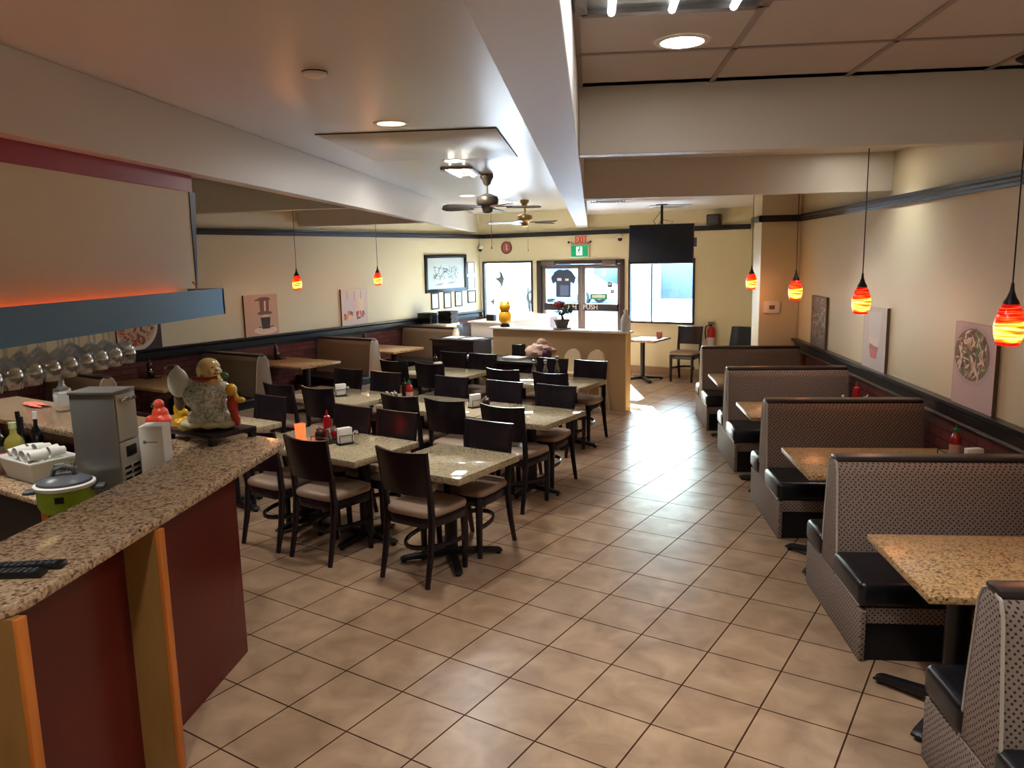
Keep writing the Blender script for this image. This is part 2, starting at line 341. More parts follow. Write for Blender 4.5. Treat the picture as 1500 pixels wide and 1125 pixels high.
struct(b.build('ceiling_drop_tiles', smooth=False))
def beam(name, pts, z0=2.55, z1=ZC, m='white_paint'): struct(MB(M[m]).prism(pts, z0, z1, .004).build(name, smooth=False))
beam('ceiling_beam', [(-.25, -1.6), (-.06, -1.6), (-.06, 14.2), (-.25, 14.3)])
beam('ceiling_beam', [(-2.31, -1.6), (-2.2, -1.6), (-2.2, 15.25), (-2.31, 15.2)])
beam('ceiling_beam', [(-.059, 4.07), (XR, 4.07), (XR, 4.17), (-.059, 4.17)])
beam('ceiling_beam', [(-.059, 7.18), (XR, 7.18), (XR, 7.24), (-.059, 7.24)], 2.55, 2.9)
beam('ceiling_beam', [(-2.311, 7.42), (-6.2, 8.02), (-6.2, 8.16), (-2.311, 7.56)])
beam('ceiling_beam', [(-2.311, 10.87), (-4.4, 11.3), (-4.4, 11.42), (-2.311, 10.99)])
# baseboard tiles under the shop front, black rails, brick wainscot
b = MB(M['base_tile'])
for a, c in ((UL, DR[0]), (DR[1], -3.6)): b.box(a + .003, c, VF - .012, VF - .001, 0.001, .13)
struct(skew(b.build('baseboard_front', smooth=False)))
def rail_prof(s, x):   # s = direction into the room
    return [(x, 0), (x + s * .045, 0), (x + s * .045, .015), (x + s * .03, .03), (x + s * .03, .10), (x + s * .055, .118), (x + s * .075, .125), (x + s * .075, .15), (x, .15)]
b = MB(M['black_trim']); b.profile_y([(x, z + .83) for x, z in rail_prof(-1, XR - .001)], -1.6, 10.098); struct(b.build('trim_1', smooth=False))
b = MB(M['black_trim']); b.profile_y([(x, z + .885) for x, z in rail_prof(1, UL + .001)], -6.8, VF - .002); struct(skew(b.build('trim_2', smooth=False)))
b = MB(M['brick']); b.box(XR - .025, XR - .001, -1.6, 10.098, .001, .832); struct(b.build('wall_right_brick', smooth=False))
b = MB(M['brick']); b.box(UL + .001, UL + .025, -6.8, VF - .002, .001, .887); struct(skew(b.build('wall_left_brick', smooth=False)))
def crown(s, x): return [(x, 2.42), (x + s * .018, 2.42), (x + s * .022, 2.44), (x + s * .03, 2.445), (x + s * .034, 2.465), (x + s * .046, 2.475), (x + s * .05, 2.5), (x, 2.5)]
b = MB(M['black_trim']); b.profile_y(crown(-1, XR - .001), -1.6, 10.05); b.profile_y(crown(-1, XR - .001), 10.551, 12.8)
m = Matrix.Rotation(PI / 2, 4, 'Z')
b.box(2.06, XR - .002, 10.055, 10.099, 2.42, 2.5, .006); b.box(2.06, 2.099, 10.055, 10.56, 2.42, 2.5, .006)
struct(b.build('trim_3', smooth=False))
b = MB(M['black_trim']); b.profile_y(crown(1, UL + .001), -6.8, VF - .003); b.box(UL + .06, -3.7, VF - .048, VF - .001, 2.42, 2.5, .006); struct(skew(b.build('trim_4', smooth=False)))
# shop windows
def window(name, r, mull):
    b = MB(M['dark_frame']); (a, c), (z0, z1) = r, WZ; f = .035
    b.box(a, a + f, VF - .02, VF + .06, z0, z1); b.box(c - f, c, VF - .02, VF + .06, z0, z1); b.box(a, c, VF - .02, VF + .06, z0, z0 + f); b.box(a, c, VF - .02, VF + .06, z1 - f, z1)
    o = struct(skew(b.build(name, smooth=False)))
    g = MB(M['pane']); g.box(a + f, c - f, VF + .03, VF + .036, z0 + f, z1 - f); g.build('window_pane', o, smooth=False)
    if mull:
        q = MB(M['aluminium']); q.box(mull - .012, mull + .012, VF + .02, VF + .05, z0 + f, z1 - f); q.build('window_mullion', o, smooth=False)
    return o
window('window_1', WL, None); window('window_2', WR, -5.38)
# glazed double door
d = struct(thing('door_1', None, None)); d.rotation_euler = (0, 0, -TH)
b = MB(M['dark_frame']); z1 = DZ
b.box(DR[0], DR[0] + .09, VF - .03, VF + .12, 0, z1); b.box(DR[1] - .07, DR[1], VF - .03, VF + .12, 0, z1); b.box(DR[0], DR[1], VF - .03, VF + .12, z1 - .07, z1)
b.build('door_frame', d, smooth=False)
for a, c in ((-7.565, -6.75), (-6.74, -5.955)):
    b = MB(M['aluminium']); s_ = .07
    b.box(a, a + s_, VF + .02, VF + .07, .01, z1 - .075); b.box(c - s_, c, VF + .02, VF + .07, .01, z1 - .075); b.box(a, c, VF + .02, VF + .07, z1 - .15, z1 - .075); b.box(a, c, VF + .02, VF + .07, .01, .16)
    lf = b.build('door_leaf', d, smooth=False)
    g = MB(M['pane']); g.box(a + s_, c - s_, VF + .042, VF + .048, .16, z1 - .15); g.build('door_pane', lf, smooth=False)
    p = MB(mk('push_bar_black', (44, 42, 46), .4)); p.box(a + .05, c - .05, VF - .02, VF + .02, 1.07, 1.2, .01); p.build('push_bar', lf, smooth=False)
    right = a > -7
    text_mesh('lettering', 'PUSH', .125, M['white_paper'], lf, Matrix.Translation((a + .2 if right else c - .22, VF - .022, 1.135)) @ Matrix.Rotation(PI / 2, 4, 'X'), .002)
    k = MB(M['aluminium']); cx = a + .16 if not right else c - .2
    k.box(cx - .14, cx + .14, VF - .06, VF + .0, z1 - .1, z1 - .01, .01); k.build('door_closer', d, smooth=False)

# ================================================================== OUTSIDE
b = MB(mk('concrete_paving', (188, 192, 198), .9)); b.box(-40, 40, VF + .16, VF + 4.2, -.14, -.04); struct(skew(b.build('sidewalk', smooth=False)))
b = MB(mk('asphalt', (148, 152, 158), .9)); b.box(-60, 60, VF + 4.2, VF + 60, -.22, -.14); struct(skew(b.build('road', smooth=False)))
b = MB(M['aluminium']); b.prism([(-5.86, VF + .16), (-4.4, VF + .16), (-6.0, VF + 2.6), (-7.46, VF + 2.6)], 2.06, 2.14); struct(skew(b.build('added_sun_blocker', smooth=False)))  # unseen slanted slab, added only to keep sun out of the right window
def building(name, label, u0, u1, v0, hgt, rgb, wins):
    t = thing(name, label, 'building', W((u0 + u1) / 2, v0), -TH)
    hw = (u1 - u0) / 2
    b = MB(mk(name + '_render', rgb, .9)); b.box(-hw, hw, 0, 8, -.14, hgt); b.build('facade', t, smooth=False)
    c = MB(mk(name + '_coping', (210, 210, 210), .8)); c.box(-hw - .1, hw + .1, -.15, 8.1, hgt, hgt + .25); c.build('parapet', t, smooth=False)
    for x, w_, z0, z1 in wins:
        q = MB([mk('dark_glazing', (86, 92, 100), .2), M['aluminium']]); q.box(x - w_ / 2, x + w_ / 2, -.03, .02, z0, z1); q.use(1)
        q.box(x - w_ / 2 - .06, x - w_ / 2, -.06, .02, z0, z1); q.box(x + w_ / 2, x + w_ / 2 + .06, -.06, .02, z0, z1); q.build('window', t, smooth=False)
    return t
building('shop_building', 'pale low building across the street seen through the left window', -24, -12.5, VF + 24, 4.2, (226, 224, 216), [(-3, 2, .6, 2.4), (0.5, 2, .6, 2.4), (4, 1.6, -.1, 2.3)])
building('corner_building', 'pale building across the street with dark windows, seen through the right window', -9.5, 4, VF + 22, 4.6, (220, 220, 220), [(-4.5, 2.4, .5, 2.6), (-1, 2.2, .5, 2.6), (3, 2.4, .5, 2.6)])
cr = thing('car', 'parked white car seen through the right glass door leaf', 'car', W(-18.2, VF + 20, -.14), -TH)
b = MB(mk('white_car_paint', (224, 228, 230), .2, coat=.5))
body = [(-2.2, .25), (-2.25, .62), (-2.1, .8), (-1.45, .9), (-.75, 1.4), (.9, 1.43), (1.65, .98), (2.15, .9), (2.25, .6), (2.2, .25)]
b.profile_y(body, -.86, .86, .05); b.build('body', cr)
b = MB(mk('car_glass', (150, 164, 170), .15)); b.profile_y([(-1.3, .95), (-.72, 1.34), (.85, 1.37), (1.45, 1.0)], -.875, .875); b.build('side_glass', cr, smooth=False)
for x in (-1.4, 1.35):
    for y in (-.8, .8):
        q = MB([M['black_plastic'], M['steel']]); mm = Matrix.Translation((x, y, .32)) @ Matrix.Rotation(PI / 2, 4, 'X')
        q.lathe([(.2, -.1), (.32, -.1), (.32, .1), (.2, .1)], seg=20, mat=mm); q.use(1); q.lathe([(.19, -.105), (.19, .105)], seg=16, mat=mm); q.build('wheel', cr)

# ================================================================== BOOTHS
def make_booth(name, fabric, L, sgn, near=True, far=True):
    """double booth: local x from 0 (aisle end when sgn=1) along the bench, y=0 under the back; sgn=-1 puts the aisle end at x=L"""
    t = thing(name, 'booth', 'booth')
    X = (lambda x: x) if sgn > 0 else (lambda x: L - x)
    def bx(m, x0, x1, *r, **k): a, c = sorted((X(x0), X(x1))); return m.box(a, c, *r, **k)
    y0, y1 = (-.55 if near else -.1), (.44 if far else .12)
    b = MB(M['black_base']); bx(b, .03, L, y0 + .02, y1 - .02, .001, .2); b.build('plinth', t, smooth=False)
    b = MB(fabric); bx(b, .03, L, y0 + .01, y1 - .01, .2, .285, bev=.006); b.build('seat_frame', t)
    b = MB(fabric)
    pp = [(y0, .001), (y0, .27), (y0 + .05, .275), (-.13, .285), (.14, .285), (y1 - .05, .275), (y1, .27), (y1, .001)]
    a, c = sorted((X(0), X(.03))); b.profile_x(pp, a, c, .006); b.build('side_panel', t)
    for f, (s0, s1) in ((near, (y0 - .005, -.1)), (far, (.12, y1 + .005))):
        if f: b = MB(M['black_vinyl']); bx(b, -.012, L, s0, s1, .285, .42, bev=.035, seg=3); b.build('seat_cushion', t)
    pr = [(-.135, .29), (-.115, .5), (-.07, .85), (-.05, .9), (-.02, .915), (.03, .915), (.06, .9), (.085, .85), (.125, .5), (.14, .29)]
    b = MB(fabric); a, c = sorted((X(.0), X(L))); b.profile_x(pr, a, c, .012); b.build('backrest', t, angle=50)
    b = MB(M['cap_vinyl']); bx(b, .0, L, -.048, .056, .9, .935, bev=.014); b.build('cap', t)
    b = MB(M['piping'])
    for q in (pr[:5], pr[5:][::-1]): b.tube([(X(.004), y + (.004 if y > 0 else -.004), z) for y, z in q], .007, 6)
    b.tube([(X(.0), y0 + .03, .288), (X(.0), -.14, .292)], .005, 6); b.build('piping', t)
    return t
BX = 1.335
pb = make_booth('dotted_booth', M['dot_fabric'], 1.16, 1)
ylab = [(2.62, 'dotted taupe booth cut off by the lower right edge of the photo'), (4.37, 'dotted taupe booth behind the nearest tan wall table'),
        (6.11, 'dotted taupe booth, third from the camera along the right wall'), (7.87, 'dotted taupe booth, fourth from the camera along the right wall'),
        (9.66, 'farthest taupe booth on the right wall, beside the pilaster')]
for i, (y, l) in enumerate(ylab):
    g = 'dotted booths along the right wall'
    if i == 0: pb.location = (BX, y, 0); pb['label'] = l; pb['group'] = g
    else: dup(pb, (BX, y, 0), 0, l, g)
LL = 1.1; lb = make_booth('plain_booth', M['taupe_fabric'], LL, -1, True, True)
for i, (v, l) in enumerate([(4.32, 'plain taupe booth mostly hidden behind the hanging wine glasses'), (6.27, 'plain taupe booth behind the porcelain figure on the bar'),
                            (8.26, 'plain taupe booth in the middle of the left brick wall'), (10.2, 'plain taupe booth farthest along the left wall, below the framed picture')]):
    p = W(UL + .085, v)
    if i == 0: lb.location = p; lb.rotation_euler = (0, 0, -TH); lb['label'] = l; lb['group'] = 'plain booths along the left wall'
    else: dup(lb, p, -TH, l, 'plain booths along the left wall')

# ================================================================== TABLES
def make_table(name, top, wx, wy, th, zt, cols, arm=.26, rounded=.02, colr=.038, ang=PI / 4):
    t = thing(name, 'table', 'table')
    b = MB(top); b.box(-wx / 2, wx / 2, -wy / 2, wy / 2, zt - th, zt, bev=.007); b.build('table_top', t)
    for cx in cols:
        b = MB(M['black_metal']); b.lathe([(colr, .05), (colr, zt - th - .02)], cx, 0, 16)
        b.box(cx - .16, cx + .16, -.16, .16, zt - th - .02, zt - th, bev=.004); c = b.build('column', t)
        b = MB(M['black_metal'])
        for k in range(4):
            a = ang + k * PI / 2; mm = Matrix.Translation((cx, 0, 0)) @ Matrix.Rotation(a, 4, 'Z')
            b.profile_y([(.0, .03), (.0, .075), (.06, .07), (arm + .06, .042), (arm + .085, .03), (arm + .085, .018), (arm + .04, .018)], -.027, .027, .004, mm)
            b.lathe([(.018, .0005), (.018, .02)], seg=10, mat=mm @ Matrix.Translation((arm + .06, 0, 0)))
        b.build('cross_base', c if False else t)
    return t
ZT = 0.70
g4 = make_table('granite_table', M['granite_table'], 1.16, .68, .048, ZT, (-.33, .33), .2, ang=0, colr=.045)
g2 = make_table('granite_table', M['granite_table'], .7, .7, .048, ZT, (0,), .27, colr=.045)
T4 = [(-4.31, 4.05, 'four-seat granite table with the red candle and ketchup bottle'), (-5.83, 4.05, 'four-seat granite table behind the porcelain figure on the bar'),
      (-5.83, 5.6, 'four-seat granite table left of the hot sauce table, near the taupe booths'), (-4.47, 5.67, 'four-seat granite table with the hot sauce bottle in the middle row'),
      (-5.94, 7.36, 'four-seat granite table in the far row, next to the left booths'), (-4.37, 7.36, 'four-seat granite table in the far row, in front of the high chairs')]
for i, (u, v, l) in enumerate(T4):
    if i == 0: g4.location = W(u, v); g4.rotation_euler = (0, 0, -TH); tag(g4, l, 'table', 'four-seat granite tables')
    else: dup(g4, W(u, v), -TH, l, 'four-seat granite tables')
T2 = [(-3.205, 4.075, 'square two-seat granite table nearest the aisle and camera'), (-3.53, 5.67, 'square two-seat granite table at the aisle end of the middle row')]
for i, (u, v, l) in enumerate(T2):
    if i == 0: g2.location = W(u, v); g2.rotation_euler = (0, 0, -TH); tag(g2, l, 'table', 'two-seat granite tables')
    else:
        g2b = dup(g2, W(u, v), -TH, l, 'two-seat granite tables')
        for c in g2b.children:
            if c.name.startswith('cross_base'): c.rotation_euler = (0, 0, PI / 4); c.scale = (.78, .78, 1)
bt = make_table('booth_table', M['tan_top'], 1.16, .71, .034, ZT, (-.3,), .26, colr=.05)
RT_ = [(3.4, 'speckled tan booth table nearest the camera, at the right edge'), (5.13, 'speckled tan booth table with the hot sauce bottle against the right wall'),
       (6.875, 'speckled tan booth table, third along the right wall'), (8.61, 'speckled tan booth table farthest along the right wall')]
for i, (y, l) in enumerate(RT_):
    if i == 0: bt.location = (1.32 + .58, y, 0); tag(bt, l, 'table', 'booth tables on the right wall')
    else: dup(bt, (1.32 + .58, y, 0), 0, l, 'booth tables on the right wall')
lt = make_table('booth_table', M['tan_top'], 1.1, .71, .034, ZT, (.25,), .26, colr=.05)
for i, (v, l) in enumerate([(5.27, 'tan booth table left of the porcelain figure, beside the first brick-wall booths'), (7.22, 'tan booth table below the coffee poster'),
                            (9.0, 'tan booth table beyond the middle left booth, below the fruit drinks poster')]):
    p = W(UL + .08 + .57, v)
    if i == 0: lt.location = p; lt.rotation_euler = (0, 0, -TH); tag(lt, l, 'table', 'booth tables on the left wall')
    else: dup(lt, p, -TH, l, 'booth tables on the left wall')
wt = make_table('window_table', M['tan_top'], .7, .7, .034, ZT, (0,), .27)
wt.location = W(-5.2, 11.85); wt.rotation_euler = (0, 0, -TH); tag(wt, 'small square table under the right shop window', 'table')

# ================================================================== CHAIRS  (front of the chair = +y)
def make_chair():
    t = thing('dining_chair', 'dark wooden dining chair', 'chair')
    wd = M['espresso']
    for s in (-1, 1):
        b = MB(wd); b.tube([(s * .175, .165, 0.0), (s * .178, .17, .2), (s * .18, .165, .43)], [.019, .023, .028], 8, sx=1, sz=1); b.build('front_leg', t)
        b = MB(wd); b.tube([(s * .19, -.25, 0.0), (s * .187, -.205, .2), (s * .185, -.175, .42), (s * .188, -.19, .62), (s * .193, -.228, .84)], [.018, .023, .027, .022, .016], 8, sx=.85); b.build('rear_leg', t)
    sh = [(-.19, -.185), (-.12, -.21), (.12, -.21), (.19, -.185), (.215, .0), (.216, .14), (.19, .183), (.1, .195), (-.1, .195), (-.19, .183), (-.216, .14), (-.215, 0)]
    b = MB(wd); b.prism([(x * .97, y * .97) for x, y in sh], .372, .432, .006); b.build('apron', t)
    b = MB(M['seat_tan']); b.prism(sh, .433, .488, .02); b.build('seat', t, angle=60)
    def back(a, c):
        x = (a - .5) * 2; z0 = .585 - .0 * (1 - x * x); z = z0 + (.868 - z0) * c + (.012 * x * x * c)
        return ((.198 + .012 * c) * x, -.19 - .038 * ((z - .6) / .26) - .035 * (1 - x * x), z)
    b = MB(wd); b.grid_slab(back, 12, 5, .022); b.build('backrest', t, angle=50)
    b = MB(wd); b.tube([(.178 * math.cos(a) , .16 - .33 * math.sin(a), .215) for a in [PI * i / 14 for i in range(15)]], .012, 8, sz=1.5); b.build('stretcher', t)
    return t
ch = make_chair(); first = [True]
def chair(u, v, face, label, group):
    rz = -TH + (0 if face == 'N' else PI if face == 'S' else face)
    if first[0]:
        first[0] = False; ch.location = W(u, v); ch.rotation_euler = (0, 0, rz); tag(ch, label, 'chair', group)
    else: dup(ch, W(u, v), rz, label, group)
GR = 'dark wood chairs with tan seats'
SV, NV = 3.85, 4.28        # first row: chair centres south and north of the tables
CH = [(-3.2, 3.82, 'N', 'chair nearest the camera, pulled up to the square aisle table'),
      (-3.2, 4.325, 'S', 'chair on the far side of the nearest square table'),
      (-4.0, 3.76, 'N', 'chair in front of the red candle table, right one of the near pair'),
      (-4.52, 3.76, 'N', 'chair beside the bar end, left one of the near pair at the candle table'),
      (-4.54, 4.3, 'S', 'chair behind the ketchup bottle on the far side of the candle table'),
      (-4.06, 4.3, 'S', 'chair on the far side of the candle table, right of the ketchup bottle'),
      (-5.56, 4.315, 'S', 'chair just right of the porcelain figure, across the table behind the bar'),
      (-6.2, 4.315, 'S', 'chair hidden behind the porcelain figure on the bar'),
      (-5.9, 3.8, 'N', 'chair on the bar side of the table behind the porcelain figure'),
      (-6.06, 5.28, 'N', 'near-side chair at the left middle-row table, closest to the taupe booth'),
      (-5.54, 5.3, 'N', 'near-side chair at the left middle-row table, in front of its napkins'),
      (-6.16, 5.88, 'S', 'far-side chair at the left middle-row table, in front of the taupe booth end'),
      (-5.62, 5.89, 'S', 'far-side chair at the right end of the left middle-row table'),
      (-4.55, 5.34, 'N', 'near-side chair in front of the glass shakers in the middle row'),
      (-4.05, 5.34, 'N', 'near-side chair right of the hot sauce bottle in the middle row'),
      (-3.46, 5.34, 'N', 'near-side chair at the square table ending the middle row'),
      (-4.78, 5.94, 'S', 'far-side chair just behind the hot sauce bottle'),
      (-4.14, 5.94, 'S', 'far-side chair at the right half of the hot sauce table'),
      (-3.57, 5.95, 'S', 'far-side chair at the square table ending the middle row'),
      (-6.2, 7.12, 'N', 'near-side chair in the far row, under the end of the left booth table'),
      (-5.66, 7.12, 'N', 'near-side chair in the far row, left of the far napkin stand'),
      (-4.62, 7.08, 'N', 'near-side chair in the far row, left one at the table with the bottles'),
      (-4.03, 7.08, 'N', 'near-side chair in the far row, right one at the table with the bottles'),
      (-6.04, 7.62, 'S', 'far-side chair in the far row, left one beside the last taupe booth'),
      (-5.58, 7.62, 'S', 'far-side chair in the far row, in front of the paper-covered dark table'),
      (-4.58, 7.62, 'S', 'far-side chair in the far row, behind the glass bottles'),
      (-4.08, 7.62, 'S', 'far-side chair in the far row, at the aisle end before the high chairs'),
      (-8.33, 11.45, -PI / 2, 'chair against the brick wall beyond the last left booth'),
      (-4.57, 12.12, 'S', 'chair under the right corner of the front window, beside the small table')]
for a in CH: chair(*a, GR)
# padded chair behind the last right booth
pc = thing('padded_chair', 'dark glossy padded chair peeking over the last right booth', 'chair', (2.17, 12.0, 0), -TH + PI * .93)
b = MB(M['black_vinyl']); b.box(-.24, .24, -.2, .25, .4, .5, .03); b.build('seat', pc)
def pback(a, c):
    x = (a - .5) * 2; return (.23 * x, -.2 - .1 * c - .05 * (1 - x * x), .5 + .43 * c)
b = MB(M['black_vinyl']); b.grid_slab(pback, 8, 6, .07); b.build('backrest', pc)
for s in (-1, 1):
    for y in (-.18, .22): b = MB(M['espresso']); b.tube([(s * .2, y, 0), (s * .2, y, .41)], .02, 8); b.build('leg', pc)

# ================================================================== HALF WALL AND CASHIER CORNER
hw = thing('half_wall', 'tan laminate half wall with a white cap behind the dining tables', 'divider', W(-5.38, 9.37), -TH)
b = MB(M['beige_half']); b.box(-1.05, 1.05, -.06, .08, .001, 1.035); b.build('panel', hw, smooth=False)
b = MB(M['beige_light']); b.box(1.05, 1.062, -.062, .082, .001, 1.035, .002); b.build('edge_strip', hw, smooth=False)
b = MB(M['white_top']); b.box(-1.09, 1.09, -.1, .12, 1.035, 1.062, .006); b.build('cap', hw)
cc = thing('cashier_counter', 'white-sided cashier counter between the half wall and the glass door', 'counter', W(-7.1, 10.9), -TH)
b = MB(M['white_top']); b.box(-.3, .28, -.8, .72, .001, 1.03); b.build('body', cc, smooth=False)
b = MB(mk('counter_wood', (150, 108, 88), .4)); b.box(-.3, .28, .72, .98, .001, 1.03); b.build('end_cabinet', cc, smooth=False)
b = MB(M['white_top']); b.box(-.34, .33, -.84, 1.02, 1.03, 1.06, .008); b.build('worktop', cc)
hs = thing('host_cabinet', 'low dark cabinet with sunlit papers left of the half wall', 'cabinet', W(-7.35, 9.75), -TH)
b = MB(M['espresso']); b.box(-.4, .4, -.22, .26, .001, .79); b.build('body', hs, smooth=False)
b = MB(M['espresso']); b.box(-.43, .43, -.25, .28, .79, .82, .006); b.build('top', hs)
for k, (x, y, r, l) in enumerate([(-.16, .04, .15, 'white paper on the left of the dark cabinet by the half wall'), (.24, .0, -.2, 'white paper nearest the half wall on the dark cabinet')]):
    b = MB(M['white_paper']); b.box(-.12, .12, -.15, .15, .0, .006); o = b.build('paper_sheet', smooth=False); o.location = W(-7.35 + x, 9.75 + y, .8205); o.rotation_euler = (0, 0, -TH + r); tag(o, l, 'paper')
sd = thing('serving_table', 'long dark side table in front of the half wall with papers and a bag', 'table', W(-5.78, 8.66), -TH)
b = MB(M['black_base']); b.box(-.72, .72, -.28, .28, .685, .72, .006); b.build('table_top', sd)
b = MB(M['espresso']); b.box(-.68, .68, -.24, .24, .55, .685); b.build('apron', sd, smooth=False)
for x in (-.64, .64):
    for y in (-.2, .2): b = MB(M['espresso']); b.box(x - .03, x + .03, y - .03, y + .03, .001, .56, .004); b.build('leg', sd)
def simple(mb, name, label, cat, loc, rz=0, group=None, **k):
    o = mb.build(name, **k); o.location = loc; o.rotation_euler = (0, 0, rz); return tag(o, label, cat, group)
b = MB([M['white_paper'], mk('menu_print', (120, 130, 124), .6)]); b.box(-.16, .16, -.11, .11, 0, .006); b.use(1); b.box(-.13, .02, -.08, .08, .006, .0068)
simple(b, 'menu_sheet', 'printed white menu sheet on the dark side table', 'menu', W(-6.25, 8.7, .7205), -TH + .2, smooth=False)
b = MB(M['white_paper']); b.box(-.14, .14, -.1, .1, 0, .03, .004); simple(b, 'paper_pad', 'white paper pad at the near edge of the dark side table', 'paper', W(-5.6, 8.6, .7205), -TH)
b = MB(M['black_plastic']); b.box(-.08, .08, -.06, .06, 0, .17, .015); b.box(-.06, .06, -.065, -.055, .06, .14); simple(b, 'card_terminal', 'small black box standing left of the pink bag', 'box', W(-5.7, 8.86, .7205), -TH)
rnd = random.Random(4)
def crumple(c, r, seed, seg=18, rings=12, amp=.22):
    q = random.Random(seed); ph = [(q.uniform(0, 6), q.uniform(2, 7), q.uniform(2, 7), q.uniform(.3, 1)) for _ in range(7)]
    vs = []; fs = []
    for k in range(rings + 1):
        t = PI * k / rings
        for i in range(seg):
            a = 2 * PI * i / seg; d = 1 + amp * sum(w_ * math.sin(p + int(f) * a + g * t) for p, f, g, w_ in ph) / 3
            vs.append((c[0] + r[0] * d * math.sin(t) * math.cos(a), c[1] + r[1] * d * math.sin(t) * math.sin(a), max(c[2] - r[2] * d * math.cos(t), 0)))
    for k in range(rings):
        for i in range(seg): j = (i + 1) % seg; fs.append([k * seg + i, k * seg + j, (k + 1) * seg + j, (k + 1) * seg + i])
    return vs, fs
b = MB(mk('pink_bag', (206, 170, 150), .45)); b.add(*crumple((0, 0, .09), (.2, .13, .11), 3)); b.add(*crumple((.02, 0, .2), (.07, .05, .06), 8))
simple(b, 'plastic_bag', 'crumpled pinkish plastic bag on the dark side table', 'bag', W(-5.34, 8.84, .7205), -TH)
b = MB(mk('purple_cloth', (84, 48, 76), .7)); b.add(*crumple((0, 0, .07), (.06, .07, .08), 5)); simple(b, 'purple_pouch', 'small purple pouch right of the pink plastic bag', 'bag', W(-5.14, 8.66, .7205), -TH)
yb = thing('yellow_crate', 'yellow crate under the dark side table', 'crate', W(-5.95, 8.62), -TH)
b = MB(mk('yellow_plastic', (176, 140, 30), .4)); b.box(-.12, .12, -.1, .1, .001, .5, .01); b.box(-.14, .14, -.12, .12, .5, .53, .006); b.build('body', yb)
b = MB(M['black_plastic']); b.box(-.06, .06, -.103, -.099, .38, .45); b.build('hand_hole', yb, smooth=False)
# high chairs
def make_high():
    t = thing('high_chair', 'high chair', 'high chair'); c = mk('ivory_plastic', (222, 198, 158), .4)
    def hb(a, k):
        x = (a - .5) * 2; z = .52 + .3 * k; wv = .125 * math.sqrt(max(.02, 1 - max(0, (k - .5) / .5) ** 2)) if k > .5 else .125
        return (wv * x, .05 + .06 * k, z)
    b = MB(c); b.grid_slab(hb, 10, 14, .03); b.build('backrest', t)
    b = MB(c); b.box(-.14, .14, -.11, .1, .48, .52, .012); b.build('seat', t)
    for s in (-1, 1):
        b = MB(M['piping']); b.tube([(s * .13, -.08, .5), (s * .152, -.1, .0)], .011, 8); b.build('leg', t)
        b = MB(M['piping']); b.tube([(s * .13, .06, .56), (s * .155, .16, .0)], .011, 8); b.build('leg', t)
    return t
h1 = make_high(); h1.location = W(-5.04, 9.09); h1.rotation_euler = (0, 0, -TH); tag(h1, 'ivory high chair against the half wall, nearer the pink bag', 'high chair', 'high chairs by the half wall')
dup(h1, W(-4.69, 9.09), -TH, 'ivory high chair at the aisle end of the half wall', 'high chairs by the half wall')
# things on the half wall
fg = thing('yellow_figurine', 'yellow two-lobed figurine on the left end of the half wall', 'figurine', W(-6.26, 9.38, 1.0625), -TH)
ye = mk('yellow_glaze', (222, 160, 30), .3)
b = MB(ye); b.lathe([(.05, .05), (.085, .08), (.1, .14), (.085, .2), (.06, .225), (.075, .25), (.085, .29), (.07, .33), (.03, .355), (0, .36)], seg=20); b.ell((.06, 0, .345), (.022, .02, .026)); b.ell((-.06, 0, .345), (.022, .02, .026)); b.build('body', fg)
b = MB(M['black_plastic']); b.lathe([(.075, 0), (.075, .015), (.05, .05), (0, .055)], seg=18); b.build('base', fg)
b = MB(M['dark_red']); b.lathe([(.064, .218), (.068, .226), (.064, .234)], seg=20, cap=False); b.build('collar', fg)
b = MB(M['black_plastic']); b.box(-.07, .07, -.05, .05, 0, .1, .01); b.box(-.05, .05, -.053, -.048, .03, .08)
simple(b, 'black_box', 'small black box just left of the yellow figurine', 'box', W(-7.1, 10.25, 1.0605), -TH)
pl = thing('potted_plant', 'small red-flowered bonsai in a grey pot on the half wall', 'plant', W(-5.32, 9.385, 1.0625), -TH)
b = MB(mk('grey_pot', (104, 100, 94), .6)); b.lathe([(.07, .012), (.105, .11), (.112, .115), (.112, .13), (.095, .13), (.09, .11), (0, .108)], seg=22); b.lathe([(.12, 0), (.14, .014), (.13, .016), (.0, .012)], seg=22); b.build('pot', pl)
b = MB(mk('bark', (92, 66, 46), .8)); b.tube([(0, 0, .1), (.01, 0, .15), (-.01, .01, .2), (.03, 0, .26)], [.03, .022, .014, .008], 8)
for k in range(7):
    a = rnd.uniform(0, 6.28); b.tube([(0, 0, .18), (.07 * math.cos(a), .06 * math.sin(a), .23), (.13 * math.cos(a), .1 * math.sin(a), .25 + rnd.uniform(-.02, .08))], [.008, .005, .003], 6)
b.build('trunk', pl)
def leafball(mb, c, r, n, s, seed):
    q = random.Random(seed)
    for _ in range(n):
        d = Vector((q.gauss(0, 1), q.gauss(0, 1), q.gauss(0, 1))).normalized(); p = Vector(c) + Vector((d.x * r[0], d.y * r[1], d.z * r[2])) * q.uniform(.5, 1)
        mm = Matrix.Translation(p) @ Matrix.Rotation(q.uniform(0, 6), 4, d) @ d.to_track_quat('Z', 'X').to_matrix().to_4x4()
        mb.add([(-s, 0, 0), (0, -s * .5, .004), (s, 0, 0), (0, s * .5, .004)], [[0, 1, 2, 3]], mm)
b = MB(mk('leaf_green', (54, 92, 44), .5)); leafball(b, (.1, 0, .28), (.1, .08, .08), 130, .022, 2); leafball(b, (-.02, 0, .23), (.12, .09, .06), 60, .018, 6); b.build('foliage', pl, smooth=False)
b = MB(mk('red_flower', (150, 24, 34), .5)); leafball(b, (-.03, -.02, .33), (.1, .08, .06), 130, .024, 3); b.build('flowers', pl, smooth=False)
